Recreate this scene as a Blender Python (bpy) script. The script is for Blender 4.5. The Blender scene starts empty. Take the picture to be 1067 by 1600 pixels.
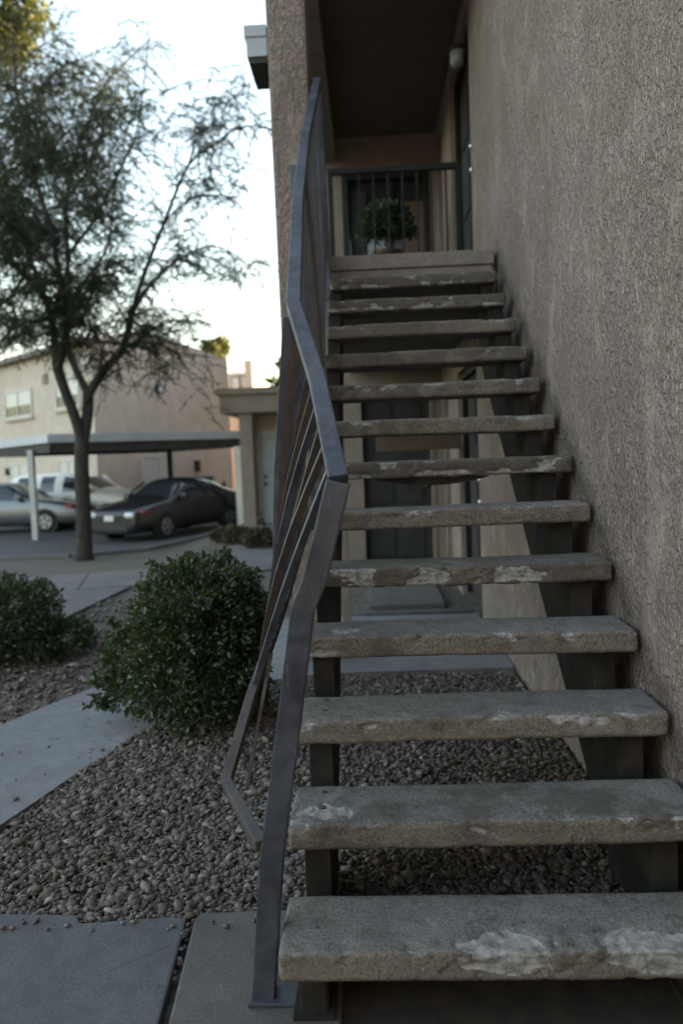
import bpy, bmesh, math, random
import numpy as np
from mathutils import Vector, Matrix, noise as mnoise

random.seed(7); rng = np.random.default_rng(11)
scene = bpy.context.scene
COL = scene.collection

# ------------------------------------------------------------------ camera, sky, sun, exposure
CX, CY, CZ = 0.2473, -1.7057, 1.3189
YAW, PITCH, ROLL, FPX = 0.0399, -0.0695, -0.0381, 1215.26
def cam_axes():
    cy, sy = math.cos(YAW), math.sin(YAW); cp, sp = math.cos(PITCH), math.sin(PITCH)
    r = Vector((cy, sy, 0)); f = Vector((-sy*cp, cy*cp, sp)); u = r.cross(f)
    cr, sr = math.cos(ROLL), math.sin(ROLL)
    return cr*r + sr*u, -sr*r + cr*u, f
RR, UU, FF = cam_axes()
CAMP = Vector((CX, CY, CZ))
cam = bpy.data.cameras.new('camera'); camo = bpy.data.objects.new('camera', cam); COL.objects.link(camo)
M = Matrix.Identity(4)
for i in range(3):
    M[i][0] = RR[i]; M[i][1] = UU[i]; M[i][2] = -FF[i]; M[i][3] = CAMP[i]
camo.matrix_world = M
cam.sensor_fit = 'VERTICAL'; cam.sensor_height = 36.0; cam.sensor_width = 24.0
cam.lens = FPX*36.0/1600.0
cam.clip_start = 0.05; cam.clip_end = 900
cam.dof.use_dof = True; cam.dof.focus_distance = 2.35; cam.dof.aperture_fstop = 2.1; cam.dof.aperture_blades = 9
scene.camera = camo

SUN_EL, SUN_AZ = 4.0, 68.0        # degrees; azimuth measured from +Y (straight ahead) to the right
world = bpy.data.worlds.new('World'); scene.world = world; world.use_nodes = True
wn = world.node_tree.nodes; wl = world.node_tree.links
sky = wn.new('ShaderNodeTexSky'); sky.sky_type = 'NISHITA'; sky.sun_disc = False
sky.sun_elevation = math.radians(SUN_EL); sky.sun_rotation = math.radians(SUN_AZ)
sky.air_density = 1.0; sky.dust_density = 2.5; sky.ozone_density = 1.0; sky.altitude = 0
hs = wn.new('ShaderNodeHueSaturation'); hs.inputs['Saturation'].default_value = 0.78      # thin high haze greys the sky
wl.new(sky.outputs[0], hs.inputs['Color']); wl.new(hs.outputs[0], wn['Background'].inputs[0]); wn['Background'].inputs[1].default_value = 0.15
sl = bpy.data.lights.new('sun', 'SUN'); sl.energy = 2.0; sl.angle = math.radians(0.5); sl.color = (1.0, 0.78, 0.5)
so = bpy.data.objects.new('sun', sl); COL.objects.link(so); so.location = (20, 30, 20)
sd = Vector((math.sin(math.radians(SUN_AZ))*math.cos(math.radians(SUN_EL)), math.cos(math.radians(SUN_AZ))*math.cos(math.radians(SUN_EL)), math.sin(math.radians(SUN_EL))))
so.rotation_euler = (-sd).to_track_quat('-Z', 'Y').to_euler()
scene.view_settings.view_transform = 'Standard'; scene.view_settings.look = 'None'
scene.view_settings.exposure = 3.36; scene.view_settings.gamma = 1.0
scene.view_settings.use_curve_mapping = False
scene.cycles.use_denoising = True

def at(px, py, Y):
    """the point at depth Y that the photograph shows at this pixel"""
    d = FF + RR*((px-533.5)/FPX) - UU*((py-800)/FPX)
    return CAMP + d*((Y-CY)/d.y)
def atz(px, py, z):
    d = FF + RR*((px-533.5)/FPX) - UU*((py-800)/FPX)
    return CAMP + d*((z-CZ)/d.z)

# ------------------------------------------------------------------ helpers
def tag(o, label=None, cat=None, group=None, kind=None):
    if label: o['label'] = label
    if cat: o['category'] = cat
    if group: o['group'] = group
    if kind: o['kind'] = kind
    return o
def empty(name, loc, label, cat, group=None, rz=0.0):
    o = bpy.data.objects.new(name, None); COL.objects.link(o)
    o.location = loc; o.rotation_euler = (0, 0, rz); o.empty_display_size = 0.1
    return tag(o, label, cat, group)
def link(name, me, m, parent=None, world_verts=True):
    o = bpy.data.objects.new(name, me); COL.objects.link(o)
    if m is not None and not me.materials: me.materials.append(m)
    if parent is not None:
        o.parent = parent
        if world_verts: o.matrix_parent_inverse = parent.matrix_basis.inverted()
    return o

class MB:
    def __init__(s): s.v = []; s.f = []
    def add(s, vs, fs):
        n = len(s.v); s.v += [tuple(v) for v in vs]; s.f += [tuple(i+n for i in f) for f in fs]; return s
    def box(s, a, b):
        x0, y0, z0 = a; x1, y1, z1 = b
        vs = [(x0,y0,z0),(x1,y0,z0),(x1,y1,z0),(x0,y1,z0),(x0,y0,z1),(x1,y0,z1),(x1,y1,z1),(x0,y1,z1)]
        return s.add(vs, [(3,2,1,0),(4,5,6,7),(0,1,5,4),(1,2,6,5),(2,3,7,6),(3,0,4,7)])
    def hexa(s, p):      # 8 points, bottom ring then top ring
        return s.add(p, [(3,2,1,0),(4,5,6,7),(0,1,5,4),(1,2,6,5),(2,3,7,6),(3,0,4,7)])
    def obox(s, o, ax, ay, az):   # corner + three edge vectors
        o, ax, ay, az = map(Vector, (o, ax, ay, az))
        return s.hexa([o, o+ax, o+ax+ay, o+ay, o+az, o+ax+az, o+ax+ay+az, o+ay+az])
    def prism(s, poly, z0, z1):
        n = len(poly)
        vs = [(x, y, z0) for x, y in poly] + [(x, y, z1) for x, y in poly]
        fs = [tuple(range(n-1, -1, -1)), tuple(range(n, 2*n))] + [(i, (i+1) % n, n+(i+1) % n, n+i) for i in range(n)]
        return s.add(vs, fs)
    def sweep(s, pts, w, h=None, ref=(1, 0, 0), cap=True):   # rectangular bar along a polyline, mitred
        h = h or w; pts = [Vector(p) for p in pts]; ref = Vector(ref); n = len(pts); vs = []
        for i, p in enumerate(pts):
            t = Vector((0, 0, 0))
            if i > 0: t += (p-pts[i-1]).normalized()
            if i < n-1: t += (pts[i+1]-p).normalized()
            t.normalize()
            a = (ref - t*ref.dot(t)).normalized(); b = t.cross(a)
            k = 1.0
            if 0 < i < n-1:
                k = min(1.25, 1.0/max(0.3, t.dot((pts[i+1]-p).normalized())))
            for sa, sb in ((-1,-1),(1,-1),(1,1),(-1,1)): vs.append(p + a*(sa*w/2) + b*(sb*h/2*k))
        fs = []
        for i in range(n-1):
            for k in range(4): fs.append((4*i+k, 4*i+(k+1) % 4, 4*i+4+(k+1) % 4, 4*i+4+k))
        if cap: fs += [(3,2,1,0), tuple(4*(n-1)+k for k in range(4))]
        return s.add(vs, fs)
    def tube(s, pts, radii, sides=8, cap=True):
        pts = [Vector(p) for p in pts]; n = len(pts); vs = []
        ref = Vector((0.31, 0.9, 0.12))
        for i, p in enumerate(pts):
            t = (pts[min(i+1, n-1)] - pts[max(i-1, 0)]).normalized()
            a = (ref - t*ref.dot(t)).normalized(); b = t.cross(a)
            r = radii[i] if hasattr(radii, '__len__') else radii
            for k in range(sides):
                q = 2*math.pi*k/sides; vs.append(p + a*(r*math.cos(q)) + b*(r*math.sin(q)))
        fs = [(sides*i+k, sides*i+(k+1) % sides, sides*(i+1)+(k+1) % sides, sides*(i+1)+k) for i in range(n-1) for k in range(sides)]
        if cap: fs += [tuple(range(sides-1, -1, -1)), tuple(sides*(n-1)+k for k in range(sides))]
        return s.add(vs, fs)
    def lathe(s, o, axis, prof, sides=16):    # prof: (along, radius)
        o = Vector(o); ax = Vector(axis).normalized()
        return s.tube([o + ax*(a + 1e-5*i) for i, (a, r) in enumerate(prof)], [r for a, r in prof], sides)
    def build(s, name, m, parent=None, bevel=0.0, seg=2, smooth=False, subsurf=0):
        me = bpy.data.meshes.new(name); me.from_pydata(s.v, [], s.f); me.update()
        bm = bmesh.new(); bm.from_mesh(me); bmesh.ops.recalc_face_normals(bm, faces=bm.faces)
        if bevel:
            ed = [e for e in bm.edges if len(e.link_faces) == 2 and e.calc_face_angle(0) > 0.35]
            bmesh.ops.bevel(bm, geom=ed, offset=bevel, segments=seg, profile=0.6, affect='EDGES', clamp_overlap=True)
        if smooth:
            for f in bm.faces: f.smooth = True
        bm.to_mesh(me); bm.free()
        o = link(name, me, m, parent)
        if subsurf:
            sm = o.modifiers.new('subsurf', 'SUBSURF'); sm.levels = subsurf; sm.render_levels = subsurf
        return o

def np_mesh(name, V, F, m, attrs=None, smooth=False):
    """triangles or quads from numpy arrays"""
    me = bpy.data.meshes.new(name); k = F.shape[1]
    me.vertices.add(len(V)); me.vertices.foreach_set('co', V.astype(np.float32).ravel())
    me.loops.add(F.size); me.loops.foreach_set('vertex_index', F.astype(np.int32).ravel())
    me.polygons.add(len(F)); me.polygons.foreach_set('loop_start', np.arange(0, F.size, k, dtype=np.int32))
    me.polygons.foreach_set('loop_total', np.full(len(F), k, dtype=np.int32))
    if smooth: me.polygons.foreach_set('use_smooth', np.ones(len(F), dtype=bool))
    for an, av in (attrs or {}).items():
        a = me.attributes.new(an, 'FLOAT', 'POINT'); a.data.foreach_set('value', av.astype(np.float32))
    me.update(calc_edges=True); me.validate()
    if m: me.materials.append(m)
    return me

# ------------------------------------------------------------------ materials
class NT:
    def __init__(s, name):
        s.m = bpy.data.materials.new(name); s.m.use_nodes = True
        s.n = s.m.node_tree.nodes; s.l = s.m.node_tree.links
        s.p = s.n['Principled BSDF']; s.out = s.n['Material Output']
        s.pos = s.n.new('ShaderNodeNewGeometry').outputs['Position']
    def map(s, scale, src=None, rot=(0,0,0)):
        q = s.n.new('ShaderNodeMapping'); q.inputs['Scale'].default_value = scale; q.inputs['Rotation'].default_value = rot
        s.l.new(src or s.pos, q.inputs['Vector']); return q.outputs[0]
    def noise(s, scale, detail=4, rough=0.55, dist=0.0, vec=None):
        q = s.n.new('ShaderNodeTexNoise'); q.inputs['Scale'].default_value = scale; q.inputs['Detail'].default_value = detail
        q.inputs['Roughness'].default_value = rough; q.inputs['Distortion'].default_value = dist
        s.l.new(vec or s.pos, q.inputs['Vector']); return q.outputs['Fac']
    def voro(s, scale, vec=None, feature='F1', rand=1.0):
        q = s.n.new('ShaderNodeTexVoronoi'); q.feature = feature; q.inputs['Scale'].default_value = scale
        q.inputs['Randomness'].default_value = rand
        s.l.new(vec or s.pos, q.inputs['Vector']); return q
    def ramp(s, fac, stops, mode='LINEAR'):
        q = s.n.new('ShaderNodeValToRGB'); q.color_ramp.interpolation = mode
        e = q.color_ramp.elements
        while len(e) < len(stops): e.new(0.5)
        for k, (t, c) in enumerate(stops):
            e[k].position = t; e[k].color = (c, c, c, 1) if not hasattr(c, '__len__') else (*c, 1)
        s.l.new(fac, q.inputs[0]); return q.outputs[0]
    def mix(s, fac, a, b, mode='MIX'):
        q = s.n.new('ShaderNodeMix'); q.data_type = 'RGBA'; q.blend_type = mode
        for sock, val in ((q.inputs[0], fac), (q.inputs[6], a), (q.inputs[7], b)):
            if isinstance(val, (int, float)): sock.default_value = val
            elif isinstance(val, tuple): sock.default_value = (*val, 1)
            else: s.l.new(val, sock)
        return q.outputs[2]
    def math(s, op, a, b=None, c=None):
        q = s.n.new('ShaderNodeMath'); q.operation = op
        for i, val in enumerate((a, b, c)):
            if val is None: continue
            if isinstance(val, (int, float)): q.inputs[i].default_value = val
            else: s.l.new(val, q.inputs[i])
        return q.outputs[0]
    def attr(s, name, typ='GEOMETRY'):
        q = s.n.new('ShaderNodeAttribute'); q.attribute_name = name; q.attribute_type = typ; return q.outputs['Fac']
    def rnd(s):
        return s.n.new('ShaderNodeObjectInfo').outputs['Random']
    def sep(s):
        q = s.n.new('ShaderNodeSeparateXYZ'); s.l.new(s.pos, q.inputs[0]); return q.outputs
    def col(s, c): s.l.new(c, s.p.inputs['Base Color']) if not isinstance(c, tuple) else setattr(s.p.inputs['Base Color'], 'default_value', (*c, 1))
    def rough(s, r): s.l.new(r, s.p.inputs['Roughness']) if not isinstance(r, (int, float)) else setattr(s.p.inputs['Roughness'], 'default_value', r)
    def bump(s, h, strength=0.5, dist=0.01):
        q = s.n.new('ShaderNodeBump'); q.inputs['Strength'].default_value = strength; q.inputs['Distance'].default_value = dist
        prev = s.p.inputs['Normal'].links
        if prev: s.l.new(prev[0].from_socket, q.inputs['Normal'])
        s.l.new(h, q.inputs['Height']); s.l.new(q.outputs[0], s.p.inputs['Normal'])

def simple(name, a, b, scale=8, rough=0.6, bump=0.0, bscale=60, metal=0.0, dist=0.004, spec=0.5):
    t = NT(name); n = t.noise(scale, 5)
    t.col(t.mix(t.ramp(n, [(0.3, 0.0), (0.7, 1.0)]), a, b)); t.rough(rough); t.p.inputs['Metallic'].default_value = metal
    t.p.inputs['Specular IOR Level'].default_value = spec
    if bump: t.bump(t.noise(bscale, 5, 0.6), bump, dist)
    return t.m

def stucco(name, a, b, bs=1.0, strength=0.9, dist=0.012, wall_marks=False):
    t = NT(name)
    v = t.map((1, 1, 0.62))
    big = t.noise(1.6, 5, 0.6); mid = t.noise(6, 5, 0.65, 0.5)
    c = t.mix(t.ramp(big, [(0.32, 0), (0.68, 1)]), a, b)
    c = t.mix(t.math('MULTIPLY', t.ramp(mid, [(0.48, 0), (0.72, 1)]), 0.3), c, tuple(min(1, x*1.18) for x in b))
    pink = t.noise(2.7, 3, 0.5, 0.3)
    c = t.mix(t.math('MULTIPLY', t.ramp(pink, [(0.55, 0), (0.75, 1)]), 0.4), c, (a[0]*1.05, a[1]*0.90, a[2]*0.88))
    # knocked-down lumps left by the trowel, wiped smooth in patches
    l1 = t.noise(34*bs, 3, 0.55, 0.7, t.map((1, 1, 0.55), rot=(0.3, 0, 0))); l2 = t.noise(78*bs, 3, 0.6, 0.6, t.map((1, 1, 0.7), rot=(-0.3, 0, 0)))
    lump = t.ramp(l1, [(0.46, 0.0), (0.57, 1.0)]); lump2 = t.ramp(l2, [(0.44, 0.0), (0.60, 1.0)])
    flat = t.ramp(t.noise(4.5*bs, 5, 0.65, 1.0, t.map((1, 1, 0.5), rot=(0.2, 0, 0))), [(0.50, 1.0), (0.66, 0.3)])
    h = t.math('MULTIPLY', t.math('ADD', t.math('MULTIPLY', lump, 0.62), t.math('MULTIPLY', lump2, 0.42)), flat)
    l4 = t.noise(6.5*bs, 4, 0.6, 0.7, t.map((1, 1, 0.2), rot=(0.18, 0, 0)))
    ridge = t.math('MULTIPLY', t.ramp(l4, [(0.47, 0.0), (0.505, 1.0), (0.54, 0.0)]), t.ramp(t.noise(2.1, 3), [(0.50, 0.0), (0.60, 1.0)]))
    h = t.math('ADD', h, t.math('MULTIPLY', ridge, 0.7))
    c = t.mix(t.math('MULTIPLY', ridge, 0.25), c, tuple(min(1, x*1.25) for x in b))
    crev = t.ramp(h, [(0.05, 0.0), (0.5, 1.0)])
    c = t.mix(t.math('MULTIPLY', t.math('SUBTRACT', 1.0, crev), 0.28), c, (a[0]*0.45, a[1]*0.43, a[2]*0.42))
    if wall_marks:      # broken darker band on the wall along the ends of the treads
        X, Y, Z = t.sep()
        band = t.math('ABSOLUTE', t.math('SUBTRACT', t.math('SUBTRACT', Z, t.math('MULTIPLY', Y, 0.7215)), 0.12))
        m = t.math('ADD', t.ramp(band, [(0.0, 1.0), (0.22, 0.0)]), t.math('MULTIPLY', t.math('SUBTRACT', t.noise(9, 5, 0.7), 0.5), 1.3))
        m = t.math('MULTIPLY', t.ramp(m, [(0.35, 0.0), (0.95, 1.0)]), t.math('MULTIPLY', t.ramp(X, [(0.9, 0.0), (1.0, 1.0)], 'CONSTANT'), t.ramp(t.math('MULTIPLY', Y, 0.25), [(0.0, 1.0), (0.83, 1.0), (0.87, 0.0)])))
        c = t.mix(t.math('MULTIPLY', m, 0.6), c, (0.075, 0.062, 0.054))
        dirty = t.ramp(t.noise(0.9, 6, 0.7, 1.2), [(0.46, 0.0), (0.66, 1.0)])
        c = t.mix(t.math('MULTIPLY', dirty, 0.22), c, (0.20, 0.155, 0.13))
    t.col(c); t.rough(0.92); t.p.inputs['Specular IOR Level'].default_value = 0.2
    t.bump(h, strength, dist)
    return t.m

MAT = {}
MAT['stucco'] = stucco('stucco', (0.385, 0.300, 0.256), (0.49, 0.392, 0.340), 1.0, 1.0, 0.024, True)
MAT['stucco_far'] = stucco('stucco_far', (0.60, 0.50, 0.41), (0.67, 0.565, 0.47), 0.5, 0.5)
MAT['trim_paint'] = simple('trim_paint', (0.19, 0.150, 0.118), (0.25, 0.203, 0.163), 5, 0.75, 0.25, 70)
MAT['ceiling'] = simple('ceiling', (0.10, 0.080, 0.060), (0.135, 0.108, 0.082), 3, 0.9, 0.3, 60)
MAT['fascia'] = simple('fascia', (0.21, 0.165, 0.13), (0.26, 0.21, 0.165), 4, 0.8, 0.2, 30)
MAT['dark_door'] = simple('dark_door', (0.028, 0.027, 0.027), (0.045, 0.043, 0.042), 4, 0.7, 0.15, 30, spec=0.25)
MAT['dark_trim'] = simple('dark_trim', (0.013, 0.013, 0.014), (0.024, 0.024, 0.025), 4, 0.6, spec=0.25)
MAT['brown_wood'] = simple('brown_wood', (0.085, 0.055, 0.038), (0.125, 0.082, 0.057), 14, 0.6, 0.2, 40)
MAT['brass'] = simple('brass', (0.5, 0.48, 0.45), (0.62, 0.6, 0.58), 10, 0.3, metal=1.0)
MAT['grey_door'] = simple('grey_door', (0.34, 0.37, 0.38), (0.42, 0.45, 0.46), 6, 0.5, 0.1, 40)
MAT['asphalt'] = simple('asphalt', (0.045, 0.045, 0.05), (0.075, 0.073, 0.075), 1.2, 0.9, 0.5, 160)
MAT['grey_metal'] = simple('grey_metal', (0.40, 0.43, 0.47), (0.50, 0.53, 0.57), 3, 0.5, 0.1, 20)
MAT['soffit'] = simple('soffit', (0.035, 0.033, 0.032), (0.06, 0.056, 0.052), 3, 0.8)
MAT['post_paint'] = simple('post_paint', (0.42, 0.42, 0.42), (0.55, 0.55, 0.54), 6, 0.5, 0.15, 30)
MAT['window_frame'] = simple('window_frame', (0.50, 0.49, 0.46), (0.60, 0.58, 0.55), 5, 0.5)
MAT['blind'] = simple('blind', (0.55, 0.53, 0.48), (0.66, 0.64, 0.58), 9, 0.35, 0.1, 20)
MAT['pot'] = simple('pot', (0.07, 0.035, 0.026), (0.10, 0.05, 0.035), 8, 0.7, 0.1, 40)
MAT['soil'] = simple('soil', (0.03, 0.02, 0.014), (0.05, 0.035, 0.025), 30, 0.95)  # soil, also colours the shade patch under the lowest tread

def glass_dark(name, c, r=0.08):
    t = NT(name); t.col(c); t.rough(r); t.p.inputs['Specular IOR Level'].default_value = 0.8; return t.m
MAT['glass'] = glass_dark('glass', (0.03, 0.035, 0.04))
MAT['pane'] = glass_dark('pane', (0.06, 0.063, 0.063), 0.2); MAT['pane'].node_tree.nodes['Principled BSDF'].inputs['Specular IOR Level'].default_value = 0.35

def steel_mat():
    t = NT('painted_steel')
    n = t.noise(22, 6, 0.65); n2 = t.noise(6, 5, 0.65, 0.6)
    c = t.mix(t.ramp(n2, [(0.35, 0), (0.68, 1)]), (0.044, 0.048, 0.062), (0.115, 0.123, 0.152))
    rust = t.ramp(t.noise(14, 6, 0.75, 0.8), [(0.58, 0), (0.68, 1)])
    c = t.mix(t.math('MULTIPLY', rust, 0.55), c, (0.10, 0.075, 0.058))
    scr = t.ramp(t.noise(70, 5, 0.75, 0.3, t.map((1, 0.15, 0.15))), [(0.62, 0), (0.70, 1)])
    c = t.mix(t.math('MULTIPLY', scr, 0.55), c, (0.25, 0.235, 0.22))
    t.col(c); t.rough(t.ramp(n, [(0.3, 0.32), (0.75, 0.62)])); t.p.inputs['Metallic'].default_value = 0.25
    t.bump(t.noise(45, 5, 0.6), 0.25, 0.005); t.bump(t.noise(9, 3), 0.4, 0.009)
    return t.m
MAT['steel'] = steel_mat()
def rusty_mat():
    t = NT('rusty_bar'); n = t.noise(18, 6, 0.7)
    c = t.mix(t.ramp(n, [(0.35, 0), (0.66, 1)]), (0.045, 0.042, 0.043), (0.095, 0.066, 0.054))
    t.col(c); t.rough(0.6); t.bump(t.noise(90, 5, 0.7), 0.3, 0.003); return t.m
MAT['rusty'] = rusty_mat()
MAT['stringer'] = simple('stringer_steel', (0.018, 0.016, 0.015), (0.046, 0.038, 0.033), 9, 0.75, 0.2, 60, spec=0.2)

def tread_mat():
    t = NT('tread_concrete')
    N = t.n.new('ShaderNodeNewGeometry'); sp = t.n.new('ShaderNodeSeparateXYZ'); t.l.new(N.outputs['Normal'], sp.inputs[0])
    face = t.ramp(t.math('MULTIPLY', sp.outputs['Y'], -1.0), [(0.45, 0.0), (0.85, 1.0)])
    big = t.noise(5.5, 6, 0.62, 0.3); fine = t.noise(140, 4, 0.7); mid = t.noise(28, 5, 0.65)
    top = t.mix(t.ramp(big, [(0.3, 0), (0.7, 1)]), (0.165, 0.150, 0.136), (0.25, 0.228, 0.208))
    frt = t.mix(t.ramp(t.noise(4, 5, 0.6, 0.2, t.map((0.6, 1, 2.2))), [(0.3, 0), (0.7, 1)]), (0.155, 0.132, 0.106), (0.25, 0.215, 0.174))
    c = t.mix(face, top, frt)
    # pores and salt-and-pepper sand
    c = t.mix(t.ramp(fine, [(0.36, 0.9), (0.47, 0.0)]), c, (0.065, 0.062, 0.058))
    c = t.mix(t.ramp(fine, [(0.58, 0.0), (0.70, 0.75)]), c, (0.44, 0.42, 0.395))
    pit = t.ramp(t.voro(75).outputs['Distance'], [(0.10, 1.0), (0.17, 0.0)])
    pit = t.math('MULTIPLY', pit, t.ramp(mid, [(0.48, 0), (0.58, 1)]))
    c = t.mix(t.math('MULTIPLY', pit, 0.8), c, (0.07, 0.066, 0.062))
    wear = t.attr('wear', 'OBJECT')
    # old dark skin left on the worn treads
    sk = t.math('ADD', t.noise(7, 6, 0.68, 0.5), t.math('MULTIPLY', t.math('SUBTRACT', wear, 0.5), 0.34))
    skin = t.ramp(sk, [(0.50, 0.0), (0.63, 1.0)])
    c = t.mix(t.math('MULTIPLY', skin, 0.62), c, (0.085, 0.074, 0.064))
    grime = t.ramp(t.noise(11, 6, 0.75, 0.9), [(0.50, 0.0), (0.66, 1.0)])
    c = t.mix(t.math('MULTIPLY', grime, 0.5), c, (0.075, 0.060, 0.046))
    # light flaked concrete where the surface has broken away
    ch = t.math('ADD', t.attr('chip'), t.math('MULTIPLY', t.math('SUBTRACT', t.noise(46, 5, 0.7), 0.5), 0.55))
    chip = t.ramp(ch, [(0.46, 0.0), (0.51, 1.0)])
    chc = t.mix(t.ramp(t.noise(38, 6, 0.72), [(0.34, 0), (0.60, 1)]), (0.14, 0.13, 0.12), (0.42, 0.395, 0.375))
    c = t.mix(chip, c, chc)
    t.col(c); t.rough(0.93); t.p.inputs['Specular IOR Level'].default_value = 0.25
    t.bump(t.noise(190, 4, 0.7), 0.55, 0.004)
    t.bump(t.noise(34, 6, 0.7), 0.5, 0.009)
    t.bump(pit, -0.4, 0.004)
    return t.m
MAT['tread'] = tread_mat()

def concrete(name, a, b, stain=0.25):
    t = NT(name); big = t.noise(1.7, 6, 0.65, 0.6); fine = t.noise(150, 4, 0.75); mid = t.noise(14, 6, 0.7, 0.6)
    c = t.mix(t.ramp(big, [(0.3, 0), (0.7, 1)]), tuple(x*0.86 for x in a), tuple(x*1.1 for x in b))
    c = t.mix(t.math('MULTIPLY', t.ramp(mid, [(0.4, 1), (0.62, 0)]), 0.35), c, tuple(x*0.62 for x in a))
    c = t.mix(t.math('MULTIPLY', t.ramp(t.noise(5, 6, 0.7, 1.0), [(0.54, 0), (0.68, 1)]), stain), c, tuple(x*0.5 for x in a))
    c = t.mix(t.ramp(fine, [(0.38, 0.6), (0.48, 0.0)]), c, tuple(x*0.45 for x in a))
    c = t.mix(t.ramp(fine, [(0.58, 0.0), (0.70, 0.45)]), c, tuple(min(1, x*1.7) for x in b))
    crack = t.ramp(t.voro(1.1, t.map((1, 1, 1)), 'DISTANCE_TO_EDGE').outputs['Distance'], [(0.0, 1.0), (0.004, 0.0)])
    c = t.mix(t.math('MULTIPLY', crack, t.math('MULTIPLY', t.ramp(t.noise(2.2, 3), [(0.55, 0), (0.6, 1)]), 0.6)), c, tuple(x*0.3 for x in a))
    t.col(c); t.rough(0.88); t.bump(t.noise(60, 5, 0.7, 0.4, t.map((1, 2.2, 1))), 0.55, 0.008); t.bump(mid, 0.3, 0.012)
    return t.m
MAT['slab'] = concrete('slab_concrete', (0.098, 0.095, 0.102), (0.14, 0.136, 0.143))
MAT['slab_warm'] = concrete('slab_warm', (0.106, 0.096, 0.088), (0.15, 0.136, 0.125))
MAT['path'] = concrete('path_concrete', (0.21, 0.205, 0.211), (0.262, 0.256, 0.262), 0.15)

MAT['far_path'] = concrete('far_path_concrete', (0.14, 0.132, 0.128), (0.185, 0.175, 0.17), 0.3)

MAT['edge'] = concrete('edge_concrete', (0.24, 0.205, 0.18), (0.31, 0.27, 0.24), 0.3)

def dirt_mat():
    t = NT('gravelly_dirt')
    c = t.mix(t.ramp(t.noise(1.3, 5, 0.6), [(0.3, 0), (0.7, 1)]), (0.072, 0.053, 0.040), (0.125, 0.096, 0.076))
    v = t.voro(34); c2 = t.mix(t.ramp(v.outputs['Color'], [(0.2, 0), (0.9, 1)]), (0.055, 0.045, 0.038), (0.21, 0.185, 0.165))
    c = t.mix(0.6, c, c2)
    t.col(c); t.rough(0.95); t.bump(t.ramp(v.outputs['Distance'], [(0, 1), (0.7, 0)]), 0.8, 0.02); t.bump(t.noise(150, 4), 0.4, 0.004)
    return t.m
MAT['dirt'] = dirt_mat()
def stone_mat():
    t = NT('gravel_stone'); r = t.attr('tone')
    c = t.ramp(r, [(0.0, (0.045, 0.034, 0.027)), (0.3, (0.092, 0.072, 0.057)), (0.55, (0.145, 0.116, 0.093)), (0.75, (0.215, 0.178, 0.148)), (0.92, (0.31, 0.27, 0.232)), (1.0, (0.42, 0.385, 0.345))])
    c = t.mix(t.math('MULTIPLY', t.ramp(t.noise(120, 5, 0.7), [(0.35, 0), (0.7, 1)]), 0.5), c, (0.12, 0.1, 0.09))
    t.col(c); t.rough(0.85); t.bump(t.noise(180, 4, 0.7), 0.4, 0.003); return t.m
MAT['stone'] = stone_mat()

def leaf_mat(name, stops, trans=0.25, rough=0.4, spec=0.5):
    t = NT(name)
    c = t.ramp(t.attr('tone'), stops); t.col(c); t.rough(rough); t.p.inputs['Specular IOR Level'].default_value = spec
    tr = t.n.new('ShaderNodeBsdfTranslucent'); t.l.new(t.mix(0.35, c, (0.25, 0.3, 0.03), 'MIX'), tr.inputs['Color'])
    mx = t.n.new('ShaderNodeMixShader'); mx.inputs[0].default_value = trans
    t.l.new(t.p.outputs[0], mx.inputs[1]); t.l.new(tr.outputs[0], mx.inputs[2]); t.l.new(mx.outputs[0], t.out.inputs['Surface'])
    return t.m
MAT['bush_leaf'] = leaf_mat('bush_leaf', [(0, (0.022, 0.034, 0.017)), (0.5, (0.045, 0.068, 0.03)), (0.85, (0.075, 0.11, 0.04)), (1.0, (0.17, 0.19, 0.05))], 0.2, 0.33, 0.6)
MAT['tree_leaf'] = leaf_mat('tree_leaf', [(0, (0.022, 0.034, 0.022)), (0.6, (0.038, 0.056, 0.032)), (1.0, (0.065, 0.085, 0.04))], 0.25, 0.55)
MAT['far_leaf'] = leaf_mat('far_leaf', [(0, (0.06, 0.075, 0.02)), (0.6, (0.11, 0.12, 0.03)), (1.0, (0.19, 0.17, 0.05))], 0.35, 0.6)
MAT['dry_leaf'] = leaf_mat('dry_leaf', [(0, (0.06, 0.045, 0.03)), (0.7, (0.10, 0.08, 0.055)), (1.0, (0.13, 0.12, 0.07))], 0.1, 0.8)
MAT['bark'] = simple('bark', (0.030, 0.026, 0.023), (0.065, 0.055, 0.048), 7, 0.95, 0.8, 40, dist=0.02)
MAT['twig'] = simple('twig', (0.05, 0.038, 0.028), (0.09, 0.07, 0.05), 20, 0.9)

def paint(name, c, metal=0.3, rough=0.28):
    t = NT(name); n = t.noise(3, 3); t.col(t.mix(t.math('MULTIPLY', n, 0.25), c, tuple(x*0.8 for x in c)))
    t.rough(rough); t.p.inputs['Metallic'].default_value = metal; t.p.inputs['Coat Weight'].default_value = 0.3; t.p.inputs['Coat Roughness'].default_value = 0.08
    return t.m
MAT['paint_black'] = paint('paint_black', (0.016, 0.017, 0.021), 0.0, 0.32)
MAT['paint_silver'] = paint('paint_silver', (0.17, 0.18, 0.20), 0.6)
MAT['paint_white'] = paint('paint_white', (0.86, 0.83, 0.78), 0.0)
MAT['rubber'] = simple('rubber', (0.012, 0.012, 0.012), (0.022, 0.022, 0.022), 10, 0.85)
MAT['rim'] = simple('rim', (0.30, 0.31, 0.33), (0.40, 0.41, 0.43), 10, 0.35, metal=0.7)
MAT['lamp_glass'] = glass_dark('lamp_glass', (0.72, 0.74, 0.76), 0.15)
MAT['globe'] = glass_dark('globe', (0.17, 0.165, 0.16), 0.4)
MAT['red_lens'] = glass_dark('red_lens', (0.35, 0.03, 0.02), 0.2)
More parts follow.
